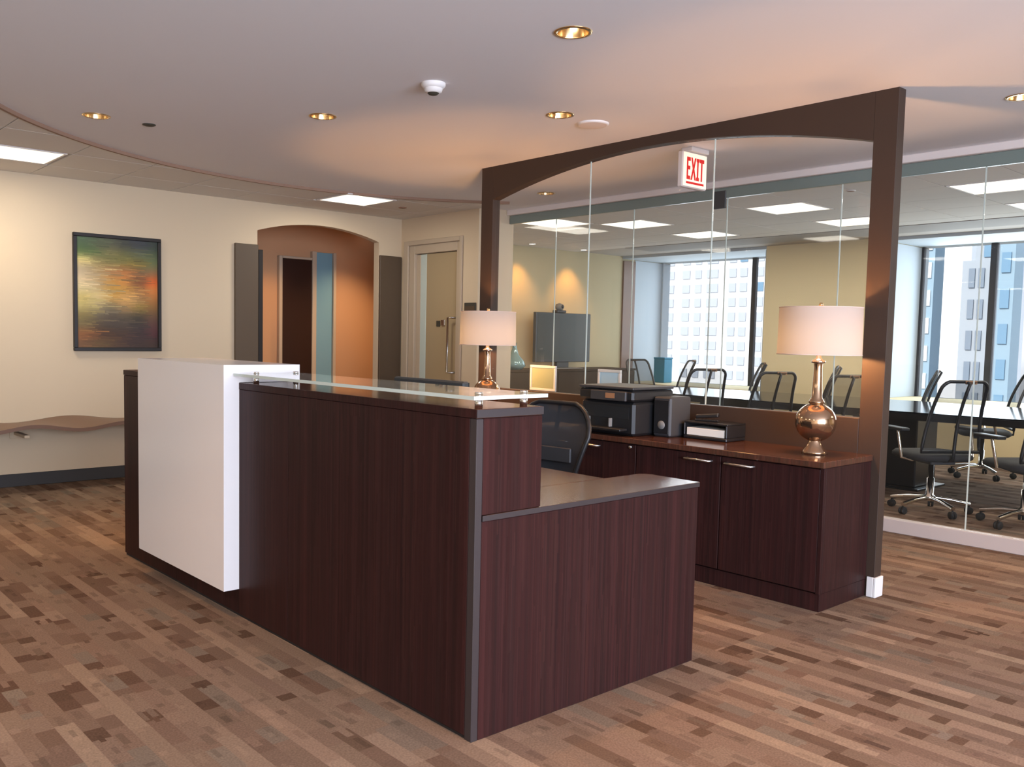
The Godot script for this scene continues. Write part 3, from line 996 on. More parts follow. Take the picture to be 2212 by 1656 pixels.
# ---------------------------------------------------------------- things on the desk and credenza
func build_desk_things() -> void:
	make_lamp(Vector3(2.482, 0.7355, -0.195), "lit table lamp on the near end of the credenza, beside the divider post")
	make_lamp(Vector3(2.47, 0.7355, -2.70), "lit table lamp behind the glass ledge, at the credenza's far end")
	# printer: body, lid, tray, panel
	var p := thing("printer", "black multifunction printer on the credenza behind the black chair", "printer", Vector3(2.44, 0.7355, -1.40))
	bx("body", Vector3(-0.17, 0.002, -0.205), Vector3(0.2, 0.2, 0.205), "black_plastic", p, 0.015)
	bx("scanner", Vector3(-0.19, 0.204, -0.21), Vector3(0.2, 0.268, 0.21), "black_plastic", p, 0.012)
	bx("lid", Vector3(-0.19, 0.272, -0.21), Vector3(0.2, 0.288, 0.21), "charcoal_plastic", p, 0.006)
	bx("control_panel", Vector3(-0.21, 0.205, -0.10), Vector3(-0.191, 0.262, 0.17), "charcoal_plastic", p, 0.004)
	bx("display", Vector3(-0.2125, 0.22, 0.02), Vector3(-0.2105, 0.25, 0.09), "tan_label", p, 0.0)
	bx("paper_tray", Vector3(-0.24, 0.03, -0.16), Vector3(-0.171, 0.045, 0.16), "black_plastic", p, 0.004)
	bx("output_slot", Vector3(-0.1735, 0.10, -0.17), Vector3(-0.1705, 0.17, 0.17), "black_rubber", p, 0.0)
	var st := mb()
	for z in [-0.12, 0.05]:
		add_span(st, Vector3(-0.215, 0.05, z), Vector3(-0.19, 0.10, z + 0.012), 0.002)
	put("paper_guide", st, "grey_plastic", p)
	var sp := thing("speaker_box", "charcoal box speaker beside the printer on the credenza", "speaker", Vector3(2.53, 0.7355, -1.115))
	bx("cabinet", Vector3(-0.1, 0.001, -0.065), Vector3(0.1, 0.235, 0.06), "charcoal_plastic", sp, 0.01)
	bx("grille", Vector3(-0.106, 0.02, -0.055), Vector3(-0.101, 0.215, 0.05), "black_plastic", sp, 0.002)
	st = mb()
	add_lathe(st, [Vector2(0, 0.004), Vector2(0.022, 0.004), Vector2(0.026, 0), Vector2(0, 0)], Vector3.ZERO, 20, Basis(Vector3(0, 0, 1), PI / 2))
	put("cone", st, "grey_plastic", sp).position = Vector3(-0.1065, 0.07, 0.0)
	# letter tray with papers
	var tr := thing("letter_tray", "black letter tray holding papers on the credenza near the lamp", "tray", Vector3(2.60, 0.7355, -0.875))
	bx("base", Vector3(-0.09, 0.001, -0.145), Vector3(0.1, 0.02, 0.145), "black_plastic", tr, 0.004)
	bx("side", Vector3(-0.09, 0.021, 0.135), Vector3(0.1, 0.09, 0.145), "black_plastic", tr, 0.003)
	bx("side", Vector3(-0.09, 0.021, -0.145), Vector3(0.1, 0.09, -0.135), "black_plastic", tr, 0.003)
	bx("back", Vector3(0.092, 0.021, -0.134), Vector3(0.1, 0.09, 0.134), "black_plastic", tr, 0.003)
	bx("shelf", Vector3(-0.085, 0.0905, -0.145), Vector3(0.1, 0.1, 0.145), "black_plastic", tr, 0.003)
	var pp := bx("paper_stack", Vector3(2.515, 0.757, -1.0), Vector3(2.685, 0.80, -0.75), "paper", null, 0.002)
	tag(pp, "stack of pale papers lying inside the black letter tray", "paper")
	var stp := thing("stapler", "black stapler lying on top of the letter tray", "stapler", Vector3(2.60, 0.8359, -0.92), 0.25)
	bx("base", Vector3(-0.02, 0.001, -0.07), Vector3(0.02, 0.012, 0.07), "black_plastic", stp, 0.003)
	var arm := bx("arm", Vector3(-0.016, 0.013, -0.068), Vector3(0.016, 0.034, 0.066), "black_plastic", stp, 0.007)
	arm.rotation.x = -0.1
	arm.position.y += 0.008
	var ps := bx("paper_sheets", Vector3(2.24, 0.7355, -1.98), Vector3(2.45, 0.75, -1.72), "paper", null, 0.001)
	tag(ps, "loose pale papers on the credenza left of the printer", "paper")
	# monitor on the desk, seen from behind
	var mo := thing("monitor", "dark monitor on the desk, its top edge rising above the glass ledge", "monitor", Vector3(0.75, 0.7355, -1.19))
	bx("screen", Vector3(-0.018, 0.075, -0.265), Vector3(0.018, 0.365, 0.265), "screen_back", mo, 0.008)
	bx("bezel", Vector3(0.0182, 0.08, -0.26), Vector3(0.021, 0.36, 0.26), "black_plastic", mo, 0.001)
	bx("neck", Vector3(-0.055, 0.014, -0.03), Vector3(-0.0185, 0.22, 0.03), "black_plastic", mo, 0.005)
	bx("foot", Vector3(-0.11, 0.0, -0.12), Vector3(0.08, 0.0135, 0.12), "black_plastic", mo, 0.005)
	# receptionist's chair
	var ch := make_reception_chair()
	ch.position = Vector3(1.55, 0, -1.36)
	ch.rotation.y = PI * 0.5 + 0.12
	# two framed prints on the ledge behind the divider glass
	var f1 := thing("picture_frame", "white framed green print standing behind the divider glass, left of the printer", "picture frame", Vector3(2.79, 0.919, -2.43), 0.0, "framed prints behind the divider glass")
	framed(f1, 0.26, 0.185, "green_print")
	var f2 := thing("picture_frame", "white framed pale blue print standing behind the printer", "picture frame", Vector3(2.79, 0.919, -1.81), 0.0, "framed prints behind the divider glass")
	framed(f2, 0.20, 0.18, "blue_print")

func framed(f: Node3D, w: float, h: float, print_mat: String) -> void:
	f.position.x = PORTAL_X + 0.06
	var st := mb()
	var b := 0.02
	add_span(st, Vector3(-0.008, 0.0005, -w * 0.5), Vector3(0.008, b, w * 0.5), 0.003)
	add_span(st, Vector3(-0.008, h - b, -w * 0.5), Vector3(0.008, h, w * 0.5), 0.003)
	add_span(st, Vector3(-0.008, b, -w * 0.5), Vector3(0.008, h - b, -w * 0.5 + b), 0.003)
	add_span(st, Vector3(-0.008, b, w * 0.5 - b), Vector3(0.008, h - b, w * 0.5), 0.003)
	put("frame", st, "grey_frame", f)
	bx("print", Vector3(-0.003, b + 0.0005, -w * 0.5 + b + 0.0005), Vector3(0.003, h - b - 0.0005, w * 0.5 - b - 0.0005), print_mat, f, 0.0)

# five-star base with casters; shared by both kinds of chair
func chair_base(t: Node3D, metal: String) -> void:
	for k in 5:
		var a := TAU * k / 5.0 + 0.3
		var d := Vector3(cos(a), 0, sin(a))
		var st := mb()
		add_tube(st, [Vector3(0, 0.115, 0) + d * 0.03, Vector3(0, 0.105, 0) + d * 0.15, Vector3(0, 0.078, 0) + d * 0.29], 0.018, 8)
		put("base_leg", st, metal, t)
		st = mb()
		var side := d.cross(Vector3.UP)
		var bs := Basis(Vector3.UP.cross(side), side, Vector3.UP)
		for s in [-0.021, 0.004]:
			add_lathe(st, [Vector2(0, s), Vector2(0.026, s), Vector2(0.029, s + 0.004), Vector2(0.029, s + 0.013), Vector2(0.026, s + 0.017), Vector2(0, s + 0.017)], d * 0.285 + Vector3(0, 0.0295, 0), 14, bs)
		add_tube(st, [d * 0.285 + Vector3(0, 0.03, 0), d * 0.285 + Vector3(0, 0.066, 0)], 0.007, 6)
		put("caster", st, "black_rubber", t)
	var c := mb()
	add_lathe(c, [Vector2(0, 0.09), Vector2(0.04, 0.09), Vector2(0.042, 0.13), Vector2(0.028, 0.14), Vector2(0.028, 0.27), Vector2(0.02, 0.272), Vector2(0.02, 0.39), Vector2(0, 0.39)], Vector3.ZERO, 16)
	put("gas_column", c, metal, t)
	c = mb()
	add_box(c, Vector3(0, 0.405, 0.02), Vector3(0.2, 0.028, 0.26), 0.01)
	put("tilt_mechanism", c, "charcoal_plastic", t)

func cushion(t: Node3D, w: float, dp: float, y: float, th: float, material: String) -> void:
	var st := mb()
	var poly := PackedVector2Array()
	for i in 32:
		var a := TAU * i / 32.0
		var cx := signf(cos(a)) * pow(absf(cos(a)), 0.45)
		var sz := signf(sin(a)) * pow(absf(sin(a)), 0.45)
		poly.append(Vector2(cx * w * 0.5, sz * dp * 0.5))
	st.set_smooth_group(0)
	var layers := [[0.9, 0.0], [1.0, th * 0.3], [1.0, th * 0.65], [0.93, th * 0.95], [0.6, th]]
	for i in layers.size() - 1:
		for k in 32:
			var p := poly[k]
			var q := poly[(k + 1) % 32]
			var l: Array = layers[i]
			var u: Array = layers[i + 1]
			quad(st, Vector3(p.x * l[0], y + l[1], p.y * l[0]), Vector3(q.x * l[0], y + l[1], q.y * l[0]), Vector3(q.x * u[0], y + u[1], q.y * u[0]), Vector3(p.x * u[0], y + u[1], p.y * u[0]), Vector3(p.x, 0.12 if i > 1 else -0.02, p.y))
	for k in 32:
		tri(st, Vector3(0, y + th, 0), Vector3(poly[k].x * 0.6, y + th, poly[k].y * 0.6), Vector3(poly[(k + 1) % 32].x * 0.6, y + th, poly[(k + 1) % 32].y * 0.6), Vector3.UP)
		tri(st, Vector3(0, y, 0), Vector3(poly[k].x * 0.9, y, poly[k].y * 0.9), Vector3(poly[(k + 1) % 32].x * 0.9, y, poly[(k + 1) % 32].y * 0.9), Vector3.DOWN)
	put("seat", st, material, t)

# back: a loop of tube with a mesh sheet; the chair looks along -z
func chair_back(t: Node3D, w0: float, w1: float, y0: float, y1: float, z0: float, z1: float, mesh_mat: String, round_top: float) -> void:
	var loop := []
	var zf := func(y: float) -> float:
		var u := (y - y0) / (y1 - y0)
		return z0 + (z1 - z0) * u - 0.035 * sin(u * PI)
	var n := 10
	for i in n + 1:
		var y := y0 + (y1 - round_top - y0) * i / n
		loop.append(Vector3(-lerpf(w0, w1, float(i) / n) * 0.5, y, zf.call(y)))
	for i in range(1, 6):
		var a := PI * 0.5 * i / 6.0
		var y := y1 - round_top + round_top * sin(a)
		loop.append(Vector3(-w1 * 0.5 + round_top * (1.0 - cos(a)), y, zf.call(y)))
	for i in range(5, 0, -1):
		var a := PI * 0.5 * i / 6.0
		var y := y1 - round_top + round_top * sin(a)
		loop.append(Vector3(w1 * 0.5 - round_top * (1.0 - cos(a)), y, zf.call(y)))
	for i in range(n, -1, -1):
		var y := y0 + (y1 - round_top - y0) * i / n
		loop.append(Vector3(lerpf(w0, w1, float(i) / n) * 0.5, y, zf.call(y)))
	var st := mb()
	add_tube(st, loop, 0.013, 8, true)
	put("back_frame", st, "black_plastic", t)
	st = mb()
	st.set_smooth_group(0)
	var m := loop.size()
	for i in m / 2 - 1:
		var dent := Vector3(0, 0, 0.0)
		var cols := 6
		for c in cols:
			var u0 := float(c) / cols
			var u1 := float(c + 1) / cols
			var A: Vector3 = (loop[i] as Vector3).lerp(loop[m - 1 - i], u0) + Vector3(0, 0, 0.03 * sin(u0 * PI))
			var B: Vector3 = (loop[i] as Vector3).lerp(loop[m - 1 - i], u1) + Vector3(0, 0, 0.03 * sin(u1 * PI))
			var C: Vector3 = (loop[i + 1] as Vector3).lerp(loop[m - 2 - i], u1) + Vector3(0, 0, 0.03 * sin(u1 * PI))
			var D: Vector3 = (loop[i + 1] as Vector3).lerp(loop[m - 2 - i], u0) + Vector3(0, 0, 0.03 * sin(u0 * PI))
			quad(st, A, B, C, D, Vector3(0, 0, 1))
	put("back_mesh", st, mesh_mat, t)
	# spine from the seat to the top bar
	st = mb()
	var pts := []
	for i in 9:
		var y := y0 - 0.06 + (y1 - 0.02 - y0 + 0.06) * i / 8.0
		pts.append(Vector3(0, y, zf.call(maxf(y, y0)) + 0.045))
	pts.append(Vector3(0, y1 - 0.005, zf.call(y1) + 0.01))
	pts.push_front(Vector3(0, 0.41, 0.1))
	add_tube(st, pts, 0.012, 8)
	put("spine", st, "black_plastic", t)

func make_conference_chair(label: String) -> Node3D:
	var t := thing("conference_chair", label, "chair", Vector3.ZERO, 0.0, "mesh chairs round the conference table")
	chair_base(t, "chrome")
	cushion(t, 0.48, 0.46, 0.42, 0.06, "seat_fabric")
	chair_back(t, 0.46, 0.36, 0.50, 1.04, 0.22, 0.37, "chair_mesh", 0.07)
	bx("top_label", Vector3(-0.02, 1.02, 0.378), Vector3(0.07, 1.045, 0.388), "tan_label", t, 0.003)
	for s in [-1.0, 1.0]:
		var st := mb()
		add_tube(st, [Vector3(s * 0.2, 0.42, 0.08), Vector3(s * 0.29, 0.44, 0.07), Vector3(s * 0.3, 0.64, 0.02)], 0.012, 8)
		put("arm_post", st, "chrome", t)
		var pad := bx("arm_pad", Vector3(s * 0.3 - 0.035, 0.645, -0.14), Vector3(s * 0.3 + 0.035, 0.67, 0.12), "black_plastic", t, 0.01)
	return t

func make_reception_chair() -> Node3D:
	var t := thing("office_chair", "black mesh office chair tucked between the desk and the credenza", "chair")
	chair_base(t, "black_plastic")
	cushion(t, 0.5, 0.48, 0.43, 0.07, "seat_fabric")
	chair_back(t, 0.32, 0.52, 0.44, 0.945, 0.2, 0.29, "chair_mesh_dense", 0.18)
	bx("lumbar_pad", Vector3(-0.17, 0.62, 0.185), Vector3(0.17, 0.70, 0.2), "charcoal_plastic", t, 0.006)
	return t

# ---------------------------------------------------------------- painting, bench, plaque
func build_wall_things() -> void:
	var p := thing("painting", "abstract green, gold and brown painting in a thin black frame on the cream wall", "painting", Vector3(0.935, 1.617, BACK_Z))
	var w := 0.752
	var h := 0.998
	var b := 0.03
	var st := mb()
	add_span(st, Vector3(-w * 0.5, -h * 0.5, 0.001), Vector3(w * 0.5, -h * 0.5 + b, 0.04), 0.003)
	add_span(st, Vector3(-w * 0.5, h * 0.5 - b, 0.001), Vector3(w * 0.5, h * 0.5, 0.04), 0.003)
	add_span(st, Vector3(-w * 0.5, -h * 0.5 + b, 0.001), Vector3(-w * 0.5 + b, h * 0.5 - b, 0.04), 0.003)
	add_span(st, Vector3(w * 0.5 - b, -h * 0.5 + b, 0.001), Vector3(w * 0.5, h * 0.5 - b, 0.04), 0.003)
	put("frame", st, "art_frame", p)
	var cv := SurfaceTool.new()
	cv.begin(Mesh.PRIMITIVE_TRIANGLES)
	var hw := w * 0.5 - b - 0.0005
	var hh := h * 0.5 - b - 0.0005
	for v in [[-1, 1], [1, 1], [1, -1], [-1, 1], [1, -1], [-1, -1]]:
		cv.set_uv(Vector2(0.5 + 0.5 * v[0], 0.5 - 0.5 * v[1]))
		cv.set_normal(Vector3(0, 0, 1))
		cv.add_vertex(Vector3(hw * v[0], hh * v[1], 0.022))
	put_mesh("canvas", cv.commit(), "painting", p)
	bx("backing", Vector3(-hw, -hh, 0.002), Vector3(hw, hh, 0.02), "art_frame", p, 0.0)
	# wavy floating bench
	var be := thing("wavy_bench", "long wavy wood bench fixed to the cream wall below the painting", "bench")
	var yb := func(x: float) -> float: return 0.549 + 0.021 * cos((x - 0.513) * TAU / 0.9)
	var yf := func(x: float) -> float: return 0.524 + 0.021 * sin((x + 0.045) * TAU / 0.72)
	st = mb()
	st.set_smooth_group(0)
	var n := 100
	var x0 := -2.6
	var x1 := 1.9
	var zb := BACK_Z + 0.004
	var zf := -5.40
	var thick := 0.03
	for i in n:
		var xa := x0 + (x1 - x0) * i / n
		var xb := x0 + (x1 - x0) * (i + 1) / n
		for k in 4:
			var u0 := k / 4.0
			var u1 := (k + 1) / 4.0
			var P := func(x: float, u: float) -> Vector3: return Vector3(x, lerpf(yb.call(x), yf.call(x), u), lerpf(zb, zf, u))
			quad(st, P.call(xa, u0), P.call(xb, u0), P.call(xb, u1), P.call(xa, u1), Vector3.UP)
			var dn := Vector3(0, -thick, 0)
			quad(st, P.call(xa, u0) + dn, P.call(xb, u0) + dn, P.call(xb, u1) + dn, P.call(xa, u1) + dn, Vector3.DOWN)
	st.set_smooth_group(-1)
	for i in n:
		var xa := x0 + (x1 - x0) * i / n
		var xb := x0 + (x1 - x0) * (i + 1) / n
		quad(st, Vector3(xa, yf.call(xa), zf), Vector3(xb, yf.call(xb), zf), Vector3(xb, yf.call(xb) - thick, zf), Vector3(xa, yf.call(xa) - thick, zf), Vector3(0, 0, 1))
	for x in [x0, x1]:
		quad(st, Vector3(x, yf.call(x), zf), Vector3(x, yb.call(x), zb), Vector3(x, yb.call(x) - thick, zb), Vector3(x, yf.call(x) - thick, zf), Vector3(signf(x), 0, 0))
	put("seat", st, "bench_wood", be)
	for x in [-1.6, 0.1, 1.4]:
		st = mb()
		add_span(st, Vector3(x - 0.05, 0.40, zb), Vector3(x + 0.05, 0.48, zb + 0.012), 0.003)
		add_span(st, Vector3(x - 0.02, 0.43, zb + 0.012), Vector3(x + 0.02, 0.455, -5.5), 0.003)
		put("bracket", st, "wall_paint", be)
	var pl := thing("wall_plaque", "small dark plaque on the cream wall between the glazed door and the divider", "plaque", Vector3(DOOR_X, 1.592, -4.66))
	bx("plate", Vector3(-0.016, -0.045, -0.085), Vector3(-0.001, 0.045, 0.085), "dark_sign", pl, 0.003)
	bx("insert", Vector3(-0.019, -0.035, -0.075), Vector3(-0.0165, 0.012, 0.075), "panel_wood", pl, 0.001)

# ---------------------------------------------------------------- ceiling fittings
func build_ceiling_things() -> void:
	var labels := ["recessed gold downlight nearest the viewer, above the desk", "recessed gold downlight above the monitor, left of the smoke detector", "recessed gold downlight left of the small dark ceiling cap", "recessed gold downlight beside the white ceiling speaker", "small downlight behind the divider's arched glass", "downlight left of the view over the carpet", "added unseen downlight over the carpet near the viewer", "added unseen downlight behind the viewer right of the desk", "downlight at the right edge of the view, right of the divider post"]  # the two near and behind the viewer are unseen, added for their light
	var proto: Node3D = null
	for i in DOWNLIGHTS.size():
		var at := Vector3(DOWNLIGHTS[i][0], CEIL, DOWNLIGHTS[i][1])
		if proto == null:
			proto = thing("downlight", labels[i], "downlight", at, 0.0, "recessed ceiling downlights")
			var st := mb()
			add_lathe(st, [Vector2(0.0685, 0.0), Vector2(0.081, -0.0005), Vector2(0.081, -0.003), Vector2(0.066, -0.005), Vector2(0.0665, 0.0)], Vector3.ZERO, 32)
			put("trim_ring", st, "gold_reflector", proto)
			st = mb()
			add_lathe(st, [Vector2(0.0, 0.11), Vector2(0.03, 0.108), Vector2(0.052, 0.08), Vector2(0.0655, 0.0)], Vector3.ZERO, 32)
			put("reflector", st, "gold_reflector", proto)
			st = mb()
			add_lathe(st, [Vector2(0.0, 0.012), Vector2(0.012, 0.016), Vector2(0.016, 0.03), Vector2(0.014, 0.07), Vector2(0.01, 0.1)], Vector3.ZERO, 16)
			put("bulb", st, "bulb_glow", proto)
			spot_light("downlight_light", Vector3(0, 0.006, 0), Vector3(0, -1, 0), 34, 1.0, Color(1.0, 0.73, 0.45), 2.5, proto)
		else:
			dup(proto, at, 0.4 * i, labels[i])
	# wall washer that throws the scallop on the wall left of the painting
	spot_light("wall_washer_light", Vector3(-0.45, 2.53, -5.42), Vector3(0, -1, -0.12), 62, 0.7, Color(1.0, 0.86, 0.62), 0.34)
	var ww := thing("wall_washer", "small ceiling wall washer near the cream wall", "downlight", Vector3(-0.45, TILE_CEIL, -5.42))
	var s0 := mb()
	add_lathe(s0, [Vector2(0.04, -0.001), Vector2(0.055, -0.001), Vector2(0.055, -0.006), Vector2(0.04, -0.007), Vector2(0.04, -0.001)], Vector3.ZERO, 24)
	put("trim_ring", s0, "steel", ww)
	# square light panels; the three left of the view are added for side light
	var pl := ["light panel in the tiled ceiling at the upper left edge", "light panel in the tiled ceiling in front of the arched opening", "added unseen light panel left of the view over the bench end", "added unseen light panel left of the view over the carpet", "added unseen light panel left of the viewer"]
	var first: Node3D = null
	var spots := [[-0.06, -5.02], [2.87, -5.02], [-2.99, -3.26], [-2.99, -0.9], [-2.99, 1.5]]
	for i in 5:
		var at := Vector3(spots[i][0], TILE_CEIL, spots[i][1])
		if first == null:
			first = make_panel(0.54, "light_panel", pl[i], "ceiling light panels over the reception", 1.3)
			first.position = at
		else:
			dup(first, at, 0.0, pl[i])
	var cl := ["conference light panel nearest the glass, at the right edge of the view", "conference light panel just right of the exit sign, behind the divider glass", "conference light panel above the screen, nearest the glass", "second conference light panel at the right edge, farther from the glass", "conference light panel farther in, above the tall lamp", "conference light panel farther in, nearest the left window", "conference light panel at the far left end of the ceiling, nearest the cream wall", "conference light panel beyond the right edge", "conference light panel far beyond the right edge", "conference light panel at the near end by the glass", "conference light panel at the near end by the windows"]
	first = null
	for i in PANELS.size():
		var at := Vector3(PANELS[i][0], TILE_CEIL, PANELS[i][1])
		if first == null:
			first = make_panel(0.585, "light_panel", cl[i], "conference ceiling light panels", 1.5)
			first.position = at
		else:
			dup(first, at, 0.0, cl[i])
	# smoke detector, speaker disc, caps
	var sd := thing("smoke_detector", "white domed smoke detector on the ceiling above the desk", "smoke detector", Vector3(1.019, CEIL, -1.54))
	var st := mb()
	add_lathe(st, [Vector2(0.062, 0), Vector2(0.062, -0.012), Vector2(0.055, -0.022), Vector2(0.048, -0.026)], Vector3.ZERO, 28)
	put("base", st, "baseboard_white", sd)
	st = mb()
	add_lathe(st, [Vector2(0.048, -0.0262), Vector2(0.044, -0.042), Vector2(0.03, -0.048)], Vector3.ZERO, 28)
	put("dome", st, "baseboard_white", sd)
	st = mb()
	add_lathe(st, [Vector2(0.03, -0.0482), Vector2(0.022, -0.056), Vector2(0, -0.058)], Vector3.ZERO, 20)
	put("sensor", st, "dark_sign", sd)
	var cs := thing("ceiling_speaker", "flat white ceiling speaker disc above the divider", "speaker", Vector3(2.225, CEIL, -1.535))
	st = mb()
	add_lathe(st, [Vector2(0.095, 0), Vector2(0.095, -0.006), Vector2(0.085, -0.012), Vector2(0.08, -0.012)], Vector3.ZERO, 32)
	put("rim", st, "baseboard_white", cs)
	st = mb()
	add_lathe(st, [Vector2(0.08, -0.0118), Vector2(0.04, -0.014), Vector2(0, -0.0145)], Vector3.ZERO, 32)
	put("grille", st, "header_white", cs)
	var caps := [[0.314, CEIL, -3.482, "small dark ceiling cap right of the leftmost downlight"], [3.45, TILE_CEIL, -5.079, "small brown ceiling cap right of the light panel by the arch"], [5.374, TILE_CEIL, -1.509, "small cap on the conference ceiling beside the tall lamp's light panel"]]
	for c in caps:
		var k := thing("ceiling_sprinkler", c[3], "sprinkler", Vector3(c[0], c[1], c[2]), 0.0, "small sprinkler caps on the ceilings")
		st = mb()
		add_lathe(st, [Vector2(0.04, 0), Vector2(0.04, -0.004), Vector2(0.03, -0.008)], Vector3.ZERO, 20)
		put("plate", st, "dark_sign" if c[0] < 3.4 and c[0] < 1 else "ceiling_edge" if c[0] == 3.45 else "baseboard_white", k)
		st = mb()
		add_lathe(st, [Vector2(0.03, -0.0082), Vector2(0.012, -0.011), Vector2(0, -0.012)], Vector3.ZERO, 16)
		put("cap", st, "dark_sign" if c[0] < 1 else "ceiling_edge", k)
	# exit sign hanging behind the divider glass
	var ex := thing("exit_sign", "white and red exit sign under the ceiling behind the arched glass", "sign", Vector3(3.22, 2.30, -1.53))
	bx("housing", Vector3(-0.137, 0.012, -0.02), Vector3(0.137, 0.245, 0.02), "header_white", ex, 0.006)
	bx("canopy", Vector3(-0.07, 0.2455, -0.045), Vector3(0.12, CEIL - 2.30, 0.045), "baseboard_white", ex, 0.004)
	bx("face", Vector3(-0.128, 0.02, 0.0205), Vector3(0.128, 0.237, 0.023), "sign_glow", ex, 0.001)
	bx("underline", Vector3(-0.098, 0.036, 0.0232), Vector3(0.098, 0.05, 0.0245), "red_glow", ex, 0.0)
	var x := -0.094
	var fnt := SystemFont.new()
	fnt.font_names = PackedStringArray(["Droid Sans"])
	fnt.font_weight = 700
	var tm := TextMesh.new()
	tm.text = "EXIT"
	tm.font = fnt
	tm.font_size = 64
	tm.pixel_size = 0.003
	tm.depth = 0.002
	var tx := put_mesh("lettering", tm, "red_glow", ex)
	var bb := tm.get_aabb()
	tx.scale = Vector3(0.19 / bb.size.x, 0.145 / bb.size.y, 1)
	tx.position = Vector3(-(bb.position.x + bb.size.x * 0.5) * tx.scale.x, 0.136 - (bb.position.y + bb.size.y * 0.5) * tx.scale.y, 0.0245)
	area_light("exit_sign_light", Vector3(0, 0.13, 0.03), Vector2(0.25, 0.2), Vector3(0, 0, 1), Color(1.0, 0.85, 0.75), 0.01, ex)

func make_panel(s: float, called: String, label: String, group: String, energy: float) -> Node3D:
	var t := thing(called, label, "light panel", Vector3.ZERO, 0.0, group)
	var h := s * 0.5
	var f := 0.018
	var st := mb()
	add_span(st, Vector3(-h, -0.003, -h), Vector3(h, 0.0075, -h + f), 0.002)
	add_span(st, Vector3(-h, -0.003, h - f), Vector3(h, 0.0075, h), 0.002)
	add_span(st, Vector3(-h, -0.003, -h + f), Vector3(-h + f, 0.0075, h - f), 0.002)
	add_span(st, Vector3(h - f, -0.003, -h + f), Vector3(h, 0.0075, h - f), 0.002)
	put("frame", st, "baseboard_white", t)
	bx("diffuser", Vector3(-h + f, 0.0, -h + f), Vector3(h - f, 0.0075, h - f), "panel_glow", t, 0.0)
	area_light("panel_light", Vector3(0, -0.008, 0), Vector2(s - 0.05, s - 0.05), Vector3(0, -1, 0), Color(1.0, 0.97, 0.91), energy, t)
	return t

